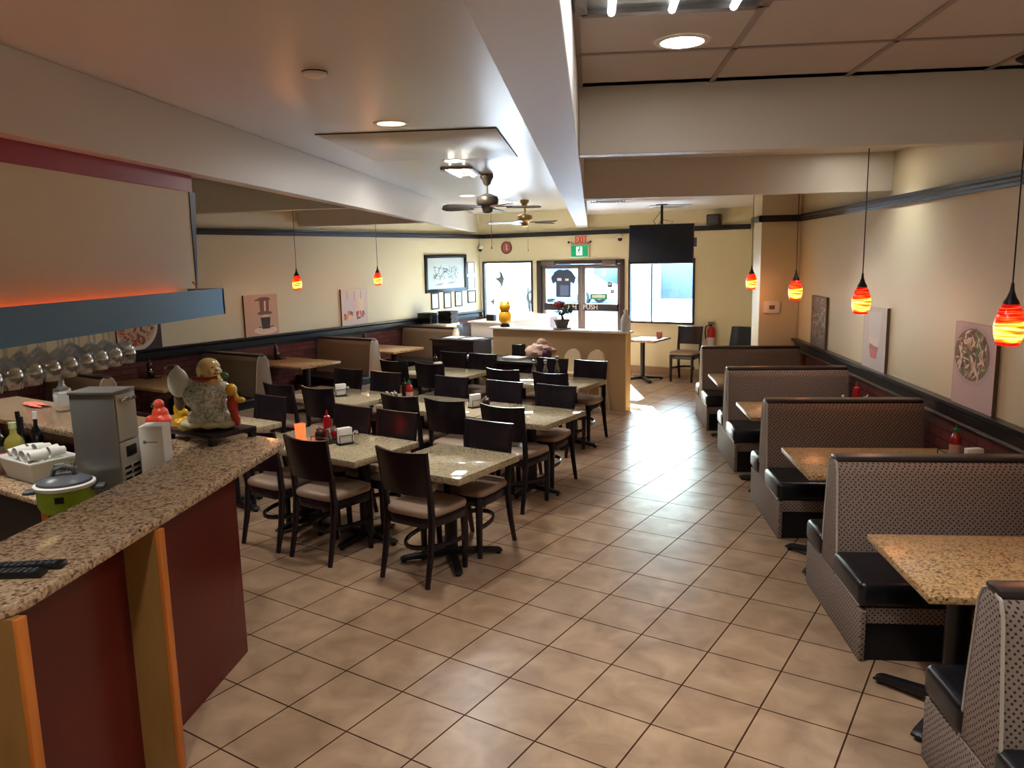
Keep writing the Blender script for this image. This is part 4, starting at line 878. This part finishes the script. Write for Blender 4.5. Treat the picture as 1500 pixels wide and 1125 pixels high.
# ================================================================== THINGS ON THE TABLES
green_cap = mk('green_cap', (30, 110, 60), .4); sauce = mk('chili_sauce', (150, 26, 22), .2, coat=.3); soy = mk('dark_sauce', (44, 20, 16), .2, coat=.3); ketch = mk('ketchup_red', (150, 14, 24), .3)
def bottle(name, label, cat, loc, prof, mat, capmat, capprof, group=None, lab=None, labp=None):
    t = thing(name, label, cat, loc, rnd.uniform(0, 3), group)
    b = MB(mat); b.lathe(prof, seg=18); b.build('body', t)
    b = MB(capmat); b.lathe(capprof, seg=14); b.build('cap', t)
    if lab: b = MB(lab); b.lathe(labp, seg=18, cap=False); b.build('paper_label', t)
    return t
HOT = ([(.03, 0), (.034, .01), (.034, .13), (.026, .155), (.014, .17), (.013, .18)], [(.016, .178), (.016, .2), (.006, .205), (.004, .225)])
def hot(label, loc): return bottle('hot_sauce_bottle', label, 'bottle', loc, HOT[0], sauce, green_cap, HOT[1], 'hot sauce bottles', mk('sauce_label', (190, 150, 140), .5), [(.0345, .03), (.0345, .1)])
SQZ = ([(.03, 0), (.032, .01), (.032, .14), (.026, .16)], [(.027, .158), (.025, .17), (.012, .18), (.004, .22)])
def squeeze(label, loc, m): return bottle('squeeze_bottle', label, 'bottle', loc, SQZ[0], m, m, SQZ[1], 'squeeze bottles')
def jar(label, loc, m, s=1.0): return bottle('sauce_jar', label, 'jar', loc, [(.03 * s, 0), (.036 * s, .02), (.036 * s, .06), (.03 * s, .07)], m, M['chrome'], [(.032 * s, .07), (.032 * s, .085), (.01, .092), (.006, .105)], 'sauce jars')
def shaker(label, loc): return bottle('glass_shaker', label, 'shaker', loc, [(.022, 0), (.025, .01), (.02, .06), (.018, .075)], M['glass'], M['chrome'], [(.021, .074), (.022, .09), (.012, .105), (0, .107)], 'glass shakers')
def napkin(label, loc, rz):
    t = thing('napkin_stand', label, 'napkin stand', loc, rz, 'napkin stands')
    b = MB(M['black_metal']); b.box(-.06, .06, -.035, .035, 0, .01, .003)
    b.tube([(-.05, .03, .005), (-.05, .03, .09), (0, .03, .12), (.05, .03, .09), (.05, .03, .005)], .003, 6); b.tube([(-.05, -.03, .005), (-.05, -.03, .07), (.05, -.03, .07), (.05, -.03, .005)], .003, 6); b.build('wire_stand', t)
    b = MB(M['white_paper']); b.prism([(-.055, -.024), (.055, -.024), (.05, .022), (-.05, .022)], .0105, .125, .006); b.build('napkins', t); return t
def caddy(label, loc, rz):
    t = thing('condiment_caddy', label, 'caddy', loc, rz, 'condiment caddies'); b = MB(M['black_plastic']); b.box(-.105, .105, -.08, .08, 0, .008, .003); b.build('tray', t)
    b = MB(M['black_metal']); b.tube([(-.1, -.075, .04), (.1, -.075, .04), (.1, .075, .04), (-.1, .075, .04)], .003, 6, True)
    for x in (-.1, .1):
        for y in (-.075, .075): b.tube([(x, y, .004), (x, y, .04)], .003, 6)
    b.build('wire_rim', t); return t
Zt = ZT + .0005; Zc = Zt + .0085
def at(u, v, z=Zt): return W(u, v, z)
# candle table
cg = thing('candle_glass', 'glowing orange candle glass on the near granite table', 'candle', at(-4.58, 4.0))
b = MB(mk('glowing_glass', (235, 70, 30), .3, emit=(255, 62, 30), estr=1.6)); b.lathe([(.03, 0), (.034, .006), (.042, .12), (.038, .12), (.031, .012), (0, .012)], seg=20, cap=False); b.build('glass', cg)
b = MB(mk('wax', (255, 150, 40), .4, emit=(255, 120, 30), estr=1.4)); b.lathe([(.029, .014), (.034, .07), (0, .07)], seg=18); b.build('wax', cg)
caddy('black condiment caddy on the candle table beside the ketchup', at(-4.36, 4.07), -TH)
kb = squeeze('dark red ketchup squeeze bottle right of the glowing candle', at(-4.4, 4.11, Zc), ketch)
jar('dark sauce jar in the caddy in front of the ketchup bottle', at(-4.41, 4.035, Zc), soy)
jar('red-topped jar right of the ketchup bottle on the candle table', at(-4.325, 4.11, Zc), ketch, .85)
shaker('chrome-topped glass shaker beside the napkins on the candle table', at(-4.315, 4.04, Zc))
napkin('white napkin stand on the candle table', at(-4.17, 4.06), -TH + 1.2)
shaker('glass shaker right of the napkin stand on the candle table', at(-4.09, 4.1))
# hot sauce table, middle row
hot('green-capped hot sauce bottle on the middle granite table', at(-4.87, 5.62))
squeeze('brown squeeze bottle just left of the middle hot sauce bottle', at(-4.96, 5.66), soy)
caddy('small caddy in front of the middle hot sauce bottle', at(-4.98, 5.5), -TH)
for k, (x, y) in enumerate(((-5.03, 5.47), (-4.94, 5.46))): shaker(['left of the two glass shakers before the middle hot sauce bottle', 'right of the two glass shakers before the middle hot sauce bottle'][k], at(x, y, Zc))
jar('small sauce jar in the caddy behind the two glass shakers', at(-4.985, 5.54, Zc), soy, .8)
napkin('white napkin stand between the two middle-row aisle tables', at(-4.14, 5.68), -TH + 1.3)
jar('dark jar beside the napkin stand in the middle row', at(-4.06, 5.74), soy)
napkin('white napkin stand on the left middle-row table', at(-5.72, 5.55), -TH + 1.0)
shaker('glass shaker next to the napkins on the left middle-row table', at(-5.62, 5.55))
napkin('white napkin stand on the far-row table near the left booths', at(-5.86, 7.3), -TH + 1.3)
squeeze('dark bottle beside the napkins on the far-row table', at(-5.94, 7.36), soy)
GL = ([(.03, 0), (.033, .01), (.03, .07), (.016, .11), (.014, .15)], [(.018, .15), (.024, .165), (.02, .185), (.006, .19)])
for k, (u, v, l) in enumerate(((-4.66, 7.56, 'glass cruet at left on the far-row table'), (-4.53, 7.6, 'glass cruet in the middle on the far-row table'), (-4.4, 7.64, 'tallest glass cruet at right on the far-row table'))):
    bottle('glass_cruet', l, 'cruet', at(u, v), [(r, z * (1 + .25 * (k == 2))) for r, z in GL[0]], M['glass'], M['chrome'], [(r, z * (1 + .25 * (k == 2))) for r, z in GL[1]], 'glass cruets')
# left booth tables
pz = UL + .2
def lset(v, where):
    caddy('black caddy against the brick on ' + where, at(pz, v), -TH)
    squeeze('dark squeeze bottle against the brick on ' + where, at(pz - .03, v + .02, Zc), soy)
    jar('sauce jar against the brick on ' + where, at(pz + .04, v - .01, Zc), soy)
lset(7.32, 'the booth table below the coffee poster'); lset(5.4, 'the booth table left of the porcelain figure'); lset(9.1, 'the booth table below the drinks poster')
# right booth tables
hot('green-capped hot sauce bottle on the second right booth table', (2.33, 5.16, Zc)); caddy('black caddy around the hot sauce bottle on the second right booth table', (2.36, 5.2, Zt), PI / 2)
jar('white pot right of the hot sauce bottle on the second right booth table', (2.38, 5.25, Zc), M['white_plastic'])
napkin('napkin stand at the wall end of the second right booth table', (2.36, 4.98, Zt), .2)
squeeze('red squeeze bottle on the third right booth table', (2.3, 6.98, Zt), ketch); jar('white sauce pot beside the red bottle on the third right booth table', (2.4, 6.99, Zt), M['white_plastic'], 1.3); shaker('small shaker left of the red bottle on the third right booth table', (2.2, 7.0, Zt))
jar('white-topped pot at the wall end of the farthest right booth table', (2.38, 8.75, Zt), M['white_plastic'], 1.3)
b = MB(mk('pink_card', (206, 120, 110), .5)); b.box(-.05, .05, -.02, .02, 0, .1, .015); b2 = simple(b, 'table_card', 'small red table card on the table under the right window', 'card', at(-4.98, 12.02), -TH)

# ================================================================== BAR
XB = -1.69
bar = thing('bar_counter', 'bar front of dark red laminate panels with brown fins and orange edges', 'bar', (0, 0, 0))
b = MB(M['red_laminate']); b.box(-2.1, -1.83, -.2, 3.72, .002, 1.03); b.build('front_panel', bar, smooth=False)
b = MB(M['red_laminate']); b.prism([(-1.832, 3.72), (-2.1, 3.72), (-2.1, 3.95), (-4.5, 5.19), (-4.36, 5.42), (-2.15, 4.27)], .002, 1.03); b.build('wing_panel', bar, smooth=False)
for y in (2.76, 2.0, .9):
    b = MB(M['brown_laminate']); b.box(-1.829, -1.69, y - .015, y + .02, .002, 1.03); f = b.build('fin', bar, smooth=False)
    b = MB(M['orange_wood']); b.box(-1.69, -1.672, y - .018, y + .023, .002, 1.03, .003); b.build('edge_trim', f)
wk = thing('bar_worktop', 'speckled granite bar top turning left behind the figurines', 'worktop', (0, 0, 0))
pts = [(XB, -.2), (XB, 4.02)] + [(XB - .02, 4.08), (XB - .06, 4.13)] + [(-4.41, 5.52), (-4.64, 5.075), (-2.14, 3.79), (-2.14, -.2)]
pts = [(-2.14, 1.94), (-2.14, 3.79), (-4.64, 5.075), (-4.41, 5.52), (XB - .06, 4.13), (XB - .015, 4.09), (XB, 4.04)] + arc(XB - .12, 2.06, .12, 0, -PI / 2, 6)
b = MB(M['granite_bar']); b.prism(pts, 1.031, 1.07, .008); b.build('granite_top', wk)
inner = thing('inner_worktop', 'lower granite work counter behind the bar', 'worktop', (0, 0, 0))
b = MB(M['granite_bar']); b.prism([(-2.12, 3.24), (-2.12, 3.77), (-4.6, 5.06), (-4.83, 4.63)], .83, .86, .005); b.build('granite_top', inner)
b = MB(M['black_base']); b.prism([(-2.12, 3.36), (-2.12, 3.77), (-4.6, 5.06), (-4.77, 4.73)], .002, .829); b.build('cabinet', inner, smooth=False)
b = MB(M['orange_wood']); b.box(-.02, .02, -.02, .02, .002, .829, mat=Matrix.Translation((-2.83, 3.65, 0))); b.build('post', inner, smooth=False)
# overhead glass shelf and panel
oh = thing('overhead_shelf', 'blue overhead bar shelf lit by an orange strip under a cream panel', 'shelf', (0, 0, 0))
b = MB(M['cream']); b.box(-2.305, -2.285, .2, 4.36, 1.8, 2.455); b.build('panel', oh, smooth=False)
b = MB(M['pink_band']); b.box(-2.31, -2.28, .2, 4.4, 2.455, 2.549, .002); b.build('band', oh, smooth=False)
b = MB(M['blue_shelf']); b.box(-2.1, -2.08, .2, 4.28, 1.765, 1.91, .002); b.box(-2.5, -2.08, 4.26, 4.28, 1.765, 1.91); b.build('fascia', oh, smooth=False)
b = MB(M['blue_shelf']); b.box(-2.5, -2.1, .2, 4.26, 1.765, 1.785); b.build('shelf_board', oh, smooth=False)
b = MB(M['led']); b.box(-2.28, -2.262, .3, 4.15, 1.862, 1.872); b.build('led_strip', oh, smooth=False)
l = lamp('AREA', oh, .1, (1, .3, .1), .1, 1.84); l.data.shape = 'RECTANGLE'; l.data.size = .05; l.data.size_y = 3.8; l.location = (-2.2, 2.2, 1.84); l.rotation_euler = (PI, 0, 0)
b = MB(M['black_metal']); b.add([(-2.3, 4.362, 2.455), (-2.28, 4.362, 2.455), (-2.28, 4.362, 1.91), (-2.3, 4.362, 1.91), (-2.3, 4.43, 2.455), (-2.28, 4.43, 2.455), (-2.28, 4.372, 1.91), (-2.3, 4.372, 1.91)], [[0, 1, 2, 3], [4, 5, 6, 7], [0, 1, 5, 4], [1, 2, 6, 5], [2, 3, 7, 6], [3, 0, 4, 7]]); b.build('end_strap', oh, smooth=False)
b = MB(M['brass']); b.tube([(-2.2, 4.2, 1.785), (-2.2, 4.2, 1.93), (-2.22, 4.2, 1.95)], .006, 6); b.build('hook', oh)
# hanging wine glasses
wg = thing('wine_glass', 'clear stemmed wine glass hanging upside down under the blue bar shelf', 'glass', (0, 0, 0), 0, 'wine glasses under the bar shelf')
b = MB(M['glass']); b.lathe([(.034, .0), (.034, -.003), (.008, -.006), (.0045, -.014), (.004, -.055), (.014, -.063), (.034, -.078), (.046, -.1), (.049, -.122), (.046, -.146), (.041, -.166), (.039, -.166), (.044, -.146), (.047, -.122), (.044, -.1), (.03, -.079), (.006, -.066)], seg=22, cap=False); b.build('bowl', wg)
k = 0
for lane, x in enumerate((-2.17, -2.28, -2.39)):
    for j in range(13):
        y = 3.42 - .105 * j + lane * .02
        if lane == 0 and j > 11: continue
        if lane == 2 and (j == 0 or j % 3 == 2): continue
        lb_ = 'clear wine glass at the right end of the row under the blue shelf' if (lane, j) == (0, 0) else None
        if k == 0: wg.location = (x, y, 1.7645); wg['label'] = lb_
        else: dup(wg, (x, y, 1.7645), .3 * j, 'clear stemmed wine glass hanging upside down under the blue bar shelf')
        k += 1
# machine
ZI = .8605
mc = thing('ice_machine', 'tall stainless steel dispenser box behind the bar', 'machine', (-2.52, 3.74, ZI), .02)
b = MB(M['steel']); b.box(-.12, .12, -.09, .09, .02, .545, .004); b.build('cabinet', mc)
b = MB(M['steel']); b.box(-.125, .125, -.095, .095, .545, .56, .003); b.build('top_plate', mc)
b = MB(mk('pale_steel', (190, 184, 168), .4, .4)); b.box(.12, .128, -.085, .085, .3, .54, .002); b.box(.12, .128, -.085, .085, .04, .29, .002); b.build('front_plate', mc)
b = MB(M['black_plastic']); b.box(.128, .131, -.04, .05, .21, .265); b.build('display', mc, smooth=False)
b = MB(M['chrome'])
for r_ in range(4):
    for c_ in (-.045, .035): b.box(.128, .134, c_ - .03, c_ + .03, .06 + r_ * .03, .075 + r_ * .03, .003)
b.box(.128, .15, -.06, -.01, .5, .52, .004); b.box(.128, .15, .01, .06, .5, .52, .004); b.build('louvres', mc)
b = MB(M['black_plastic'])
for x in (-.1, .1):
    for y in (-.07, .07): b.lathe([(.015, .0), (.015, .02)], x, y, 10)
b.build('feet', mc)
jg = thing('white_dispenser', 'white plastic dispenser box right of the steel machine', 'dispenser', (-2.225, 3.7, ZI), .15)
b = MB(M['white_plastic']); b.prism([(-.06, -.055), (.06, -.055), (.06, .055), (-.06, .055)], .1, .385, .006); b.build('body', jg)
b = MB(M['steel']); b.box(-.055, .055, -.05, .05, 0, .1, .004); b.build('base', jg)
b = MB(mk('grey_print', (120, 124, 130), .5)); b.box(-.03, .03, -.0562, -.0552, .3, .305); b.box(-.04, -.025, -.0562, -.0552, .295, .312); b.build('print', jg, smooth=False)
# cooker
ck_ = thing('rice_cooker', 'lime green cooker with a grey lid behind the bar', 'cooker', (-2.58, 3.47, ZI), .4)
b = MB(M['green_plastic']); b.lathe([(.09, 0), (.11, .008), (.125, .04), (.128, .125)], seg=28); b.build('pot', ck_)
b = MB(M['white_plastic']); b.lathe([(.128, .12), (.136, .125), (.138, .14), (.13, .145), (.0, .146)], seg=28); b.build('rim', ck_)
b = MB(M['grey_plastic']); b.lathe([(.124, .146), (.12, .156), (.08, .175), (.0, .185)], seg=28); lid = b.build('lid', ck_)
b = MB(M['grey_plastic']); b.tube([(-.05, 0, .176), (-.04, 0, .21), (0, 0, .222), (.04, 0, .21), (.05, 0, .176)], .012, 8, sx=1.5); b.build('lid_handle', lid)
for s in (-1, 1): b = MB(M['grey_plastic']); b.box(s * .15 - .03, s * .15 + .03, -.04, .04, .1, .118, .008); b.build('side_handle', ck_)
b = MB(M['black_plastic']); b.box(-.02, .02, -.131, -.126, .07, .1); b.build('switch', ck_, smooth=False)
# white bin with cups
bn = thing('plastic_bin', 'white plastic bin of cups behind the bar', 'bin', (-3.17, 4.06, ZI), -TH)
b = MB(mk('frosted_plastic', (222, 222, 216), .45))
o1 = [(-.15, -.1), (.15, -.1), (.15, .1), (-.15, .1)]; o2 = [(-.19, -.125), (.19, -.125), (.19, .125), (-.19, .125)]
vs = [(x, y, 0) for x, y in o1] + [(x, y, .12) for x, y in o2] + [(x * .97, y * .97, .12) for x, y in o2] + [(x * .95, y * .95, .008) for x, y in o1]
fs = [[0, 1, 2, 3], [12, 13, 14, 15]] + [[a, (a + 1) % 4, 4 + (a + 1) % 4, 4 + a] for a in range(4)] + [[4 + a, 4 + (a + 1) % 4, 8 + (a + 1) % 4, 8 + a] for a in range(4)] + [[8 + a, 8 + (a + 1) % 4, 12 + (a + 1) % 4, 12 + a] for a in range(4)]
b.add(vs, fs); b.build('tub', bn, smooth=False)
b = MB(M['white_plastic']); b.tube([(x * 1.02, y * 1.03, .118) for x, y in o2], .008, 6, True); b.build('rim', bn)
cup0 = None
for k in range(16):
    low = k < 8; j = k % 8
    x, y = (-.105 + .07 * (j % 4), -.045 + .09 * (j // 4)) if low else (-.12 + .08 * (j % 4), -.052 + .104 * (j // 4))
    p = E1 * x + E2 * y + Vector((-3.17, 4.06, ZI + (.056 if low else .142 + .008 * (j % 2))))
    if cup0 is None:
        b = MB(M['white_plastic']); b.lathe([(.022, -.045), (.034, .045), (.031, .045), (.019, -.04), (0, -.04)], seg=16, cap=False); cup0 = b.build('cup'); o = cup0
    else: o = cup0.copy(); COL.objects.link(o)
    o.location = p; o.rotation_euler = (PI, 0, 0) if low else (PI / 2 * (1 if j % 3 else -1), 0, -TH + .06 * (j % 3 - 1)); tag(o, 'white cup standing upside down in the plastic bin' if low else 'white cup lying on its side on top of the plastic bin', 'cup', 'standing cups in the bin' if low else 'lying cups in the bin')
gt = thing('glass_tray', 'lime green tray of drinking glasses between the white bin and steel machine', 'tray', (-2.83, 3.9, ZI), -TH)
b = MB(M['green_plastic']); b.box(-.12, .12, -.09, .09, 0, .018, .008); b.build('tray', gt)
tg = None
for k in range(6):
    p = E1 * (-.075 + .075 * (k % 3)) + E2 * (-.045 + .085 * (k // 3)) + Vector((-2.83, 3.9, ZI + .0185))
    if tg is None: b = MB(M['glass']); b.lathe([(.03, 0), (.034, .002), (.028, .1), (.0, .1), (.026, .096), (.031, .0)], seg=18, cap=False); tg = b.build('tumbler'); o = tg
    else: o = tg.copy(); COL.objects.link(o)
    o.location = p; tag(o, 'upturned drinking glass on the lime green tray', 'glass', 'glasses on the green tray')
# bottles at the left edge
def liquor(loc, label, h_, r, m, cm, lab=None):
    return bottle('liquor_bottle', label, 'bottle', loc, [(r * .9, 0), (r, .01), (r, h_ * .55), (r * .8, h_ * .64), (r * .36, h_ * .74), (r * .33, h_ * .88)], m, cm, [(r * .4, h_ * .86), (r * .4, h_), (0, h_)], 'liquor bottles behind the bar', lab, [(r * 1.01, h_ * .12), (r * 1.01, h_ * .42)] if lab else None)
olive = mk('olive_liquor', (150, 146, 66), .15, coat=.4); blk = mk('black_bottle', (16, 14, 18), .15, coat=.4); pap = mk('grey_label', (120, 116, 108), .5)
for (x, y, l, h_, r, m, cm, lb_) in [(-3.47, 4.27, 'olive green liquor bottle with a round body behind the bar', .27, .055, olive, mk('pale_cap', (190, 200, 150), .4), None), (-3.62, 4.32, 'dark liquor bottle with a grey label at the left edge of the photo', .27, .045, blk, M['black_plastic'], pap),
    (-3.58, 4.46, 'black liquor bottle behind the olive one', .3, .035, blk, M['black_plastic'], None), (-3.5, 4.385, 'slim black liquor bottle right of the olive one', .28, .034, blk, M['black_plastic'], None), (-3.38, 4.35, 'slim bottle with a white cap right of the olive one', .32, .034, blk, M['white_plastic'], None), (-3.72, 4.43, 'leftmost black liquor bottle behind the bar', .3, .036, blk, M['black_plastic'], pap)]:
    liquor((x, y, ZI), l, h_, r, m, cm, lb_)
dc = thing('glass_decanter', 'square clear glass bottle standing on the far wing of the bar', 'bottle', (-3.6, 4.92, 1.0705), -TH)
b = MB(M['glass']); b.box(-.045, .045, -.045, .045, 0, .16, .012); b.lathe([(.04, .158), (.018, .185), (.016, .25), (.022, .262)], seg=16); b.build('body', dc)
b = MB(mk('frosted_band', (206, 210, 212), .6)); b.box(-.046, .046, -.046, .046, .03, .13, .012); b.build('label_band', dc)
tp = thing('red_tap', 'red handled tap on the far wing of the bar', 'tap', (-3.05, 4.4, 1.0705), -TH)
b = MB(M['chrome']); b.lathe([(.02, 0), (.02, .01), (.012, .02), (.012, .05)], seg=14); b.tube([(0, 0, .04), (0, -.03, .05), (0, -.06, .03)], .01, 8); b.build('spout', tp)
b = MB(M['dark_red']); b.tube([(-.012, 0, .05), (-.022, 0, .12), (0, 0, .135), (.022, 0, .12), (.012, 0, .05)], .008, 8); b.build('handle', tp)
b = MB(mk('pink_paper', (214, 120, 104), .6)); b.add(*crumple((0, 0, .012), (.14, .05, .014), 12, amp=.35)); simple(b, 'folded_cloth', 'crumpled pink cloth on the far wing of the bar', 'cloth', (-3.95, 5.1, 1.0705), -TH)
b = MB(mk('blue_cloth', (22, 58, 130), .7)); b.add(*crumple((0, 0, .03), (.08, .035, .05), 14, amp=.3)); simple(b, 'blue_cloth', 'crumpled blue cloth behind the white bin', 'cloth', (-3.08, 4.28, ZI), -TH)
t = thing('red_lid_tub', 'small tub with a red lid left of the white bin', 'tub', (-3.46, 4.12, ZI), -TH)
b = MB(mk('clear_tub', (150, 120, 96), .3)); b.lathe([(.055, 0), (.065, .09)], seg=22); b.build('tub', t)
b = MB(M['red_plastic']); b.lathe([(.07, .088), (.07, .105), (.0, .108)], seg=22); b.build('lid', t)
b = MB(mk('board_wood', (176, 140, 96), .5)); b.box(-.15, .1, -.1, .08, 0, .02, .005); simple(b, 'chopping_board', 'pale wooden board at the left edge, left of the white bin', 'board', (-3.66, 4.19, ZI), -TH)
# figurines
st = thing('display_stand', 'low dark wooden stand under the porcelain figure', 'stand', (-2.157, 4.15, 1.0705), -TH)
b = MB(M['espresso']); b.box(-.21, .21, -.15, .15, .035, .06, .004); b.build('top', st)
for x in (-.19, .19):
    for y in (-.13, .13): b = MB(M['espresso']); b.box(x - .018, x + .018, y - .018, y + .018, 0, .036, .002); b.build('leg', st)
def remesh(o, size, sm=4):
    r = o.modifiers.new('fuse', 'REMESH'); r.mode = 'VOXEL'; r.voxel_size = size; r.use_smooth_shade = True
    s_ = o.modifiers.new('soften', 'SMOOTH'); s_.iterations = sm; s_.factor = .5; return o
crackle = granite('crackle_glaze', [(0.25, (84, 90, 80)), (.42, (170, 174, 156)), (.6, (212, 212, 198)), (.8, (140, 142, 124))], 60, .12)
fgz = 1.152
pf = thing('porcelain_figure', 'porcelain laughing figure with a crackle robe and big peach on the bar', 'figurine', (-2.14, 4.13, fgz), .1)
b = MB(crackle)
for c, r in [((0, 0, .1), (.105, .085, .1)), ((.0, -.02, .16), (.095, .085, .1)), ((.0, 0, .235), (.085, .065, .06)), ((-.09, -.02, .17), (.05, .05, .07)), ((.085, -.02, .2), (.045, .05, .05)), ((-.05, -.03, .04), (.07, .07, .04)), ((.06, -.03, .04), (.07, .07, .04))]: b.ell(c, r, 18, 12)
remesh(b.build('robe', pf), .006, 3)
HT = Matrix.Rotation(1.15, 4, 'Z')
b = MB(mk('cream_glaze', (206, 180, 120), .18, coat=.3)); b.ell((0, -.01, .325), (.066, .06, .055), 20, 14, mat=HT); b.ell((.0, -.03, .285), (.05, .045, .03), mat=HT); b.ell((-.066, 0, .312), (.014, .014, .03), 10, 8, mat=HT); b.ell((.066, 0, .312), (.014, .014, .03), 10, 8, mat=HT); b.ell((0, -.07, .315), (.014, .012, .012), 10, 8, mat=HT); b.ell((-.03, -.058, .302), (.02, .015, .014), 10, 8, mat=HT); b.ell((.03, -.058, .302), (.02, .015, .014), 10, 8, mat=HT); b.ell((0, -.045, .245), (.05, .045, .05), mat=HT)
remesh(b.build('head', pf), .005, 3)
b = MB(M['dark_red']); b.tube([tuple(HT @ Vector(p)) for p in ((-.025, -.068, .296), (0, -.072, .29), (.025, -.068, .296))], .004, 6)
for s in (-1, 1): b.ell((s * .025, -.066, .33), (.008, .004, .004), 8, 6, mat=HT)
b.build('face_marks', pf)
b = MB(mk('ice_glass', (206, 206, 196), .1, coat=.5)); b.ell((-.155, -.03, .245), (.062, .035, .085), 20, 14); b.ell((-.155, -.03, .325), (.018, .015, .02), 10, 8); remesh(b.build('peach', pf), .005, 2)
b = MB(mk('brown_leaf', (110, 88, 76), .4)); b.ell((-.195, .0, .325), (.045, .02, .018), 12, 8); b.build('leaf', pf); b = MB(mk('brown_stem', (110, 88, 76), .4)); b.ell((-.17, .0, .14), (.03, .03, .06), 12, 8); b.build('stem', pf)
b = MB(mk('rock_glaze', (196, 190, 150), .2, coat=.3))
for k in range(9): a = k * .7; b.ell((.12 * math.cos(a), .08 * math.sin(a), .012), (.055, .045, .018 + .006 * (k % 3)), 12, 8)
remesh(b.build('rock_base', pf), .006, 2)
b = MB(mk('red_sash', (150, 40, 36), .3)); b.tube([(-.07, -.04, .272), (0, -.065, .262), (.07, -.04, .272)], [.012, .014, .012], 8); b.build('collar', pf)
b = MB(mk('green_leaf_glaze', (60, 100, 60), .3)); b.ell((.085, .01, .275), (.03, .02, .02), 12, 8); b.build('leaf', pf)
chd = MB(mk('child_red', (172, 44, 34), .25, coat=.3)); chd.ell((.14, -.04, .12), (.032, .03, .05), 14, 10); chd.ell((.15, -.045, .065), (.024, .024, .045), 12, 9); chd.ell((.165, -.045, .03), (.016, .02, .035), 12, 9); remesh(chd.build('child_body', pf), .005, 2)
b = MB(mk('child_yellow', (216, 170, 60), .25, coat=.3)); b.ell((.135, -.03, .2), (.034, .034, .036), 14, 10); b.ell((.19, -.05, .145), (.03, .022, .018), 12, 8); b.ell((.165, -.045, .16), (.014, .014, .03), 10, 8); remesh(b.build('child_head', pf), .005, 2)
gs = thing('gold_figurine', 'gold lumpy figurine left of the porcelain figure', 'figurine', (-2.41, 4.31, 1.0705), -TH)
b = MB(M['espresso']); b.box(-.075, .075, -.055, .055, 0, .025, .004); b.build('base', gs)
b = MB(mk('gold_glaze', (222, 172, 40), .2, .35))
for c, r in [((-.02, 0, .07), (.05, .04, .05)), ((-.03, 0, .13), (.035, .03, .045)), ((-.035, 0, .18), (.022, .02, .028)), ((.035, -.01, .055), (.04, .035, .034)), ((0, -.03, .05), (.04, .03, .03)), ((.01, 0, .11), (.03, .03, .03))]: b.ell(c, r, 14, 10)
remesh(b.build('body', gs), .005, 1)
rb = thing('red_figurine', 'small orange-red seated figurine behind the white dispenser', 'figurine', (-2.6, 4.4, 1.0705), -TH + .2)
b = MB(mk('coral_glaze', (222, 76, 52), .3, coat=.2))
for c, r in [((0, 0, .05), (.075, .055, .05)), ((0, 0, .09), (.055, .042, .045)), ((0, -.005, .145), (.032, .03, .034)), ((-.055, -.02, .05), (.035, .035, .03)), ((.055, -.02, .05), (.035, .035, .03))]: b.ell(c, r, 16, 11)
remesh(b.build('body', rb), .005, 2)
b = MB(mk('jade_leaf', (60, 120, 66), .4)); leafball(b, (-.07, .03, .13), (.03, .02, .03), 24, .016, 4); b.build('leaves', rb, smooth=False)
# remote controls
def remote(loc, rz, label):
    t = thing('remote_control', label, 'remote control', loc, rz, 'remote controls on the bar')
    b = MB(M['black_plastic']); b.box(-.11, .11, -.025, .025, 0, .02, .006); b.build('case', t)
    b = MB(M['grey_plastic'])
    for i in range(9):
        for j in range(3): b.box(-.095 + i * .021, -.083 + i * .021, -.019 + j * .014, -.01 + j * .014, .02, .0225, .001)
    b.build('keys', t)
remote((-1.86, 2.2, 1.0705), .12, 'black remote control nearer the front edge of the bar'); remote((-1.84, 2.265, 1.0705), .2, 'black remote control farther from the front edge of the bar')
b = MB(mk('black_bag', (26, 28, 32), .4)); b.add(*crumple((0, 0, .22), (.2, .16, .24), 17, amp=.25)); simple(b, 'rubbish_bag', 'dark crumpled bag on the floor behind the bar at the left edge', 'bag', (-2.75, 3.2, .001), .3)
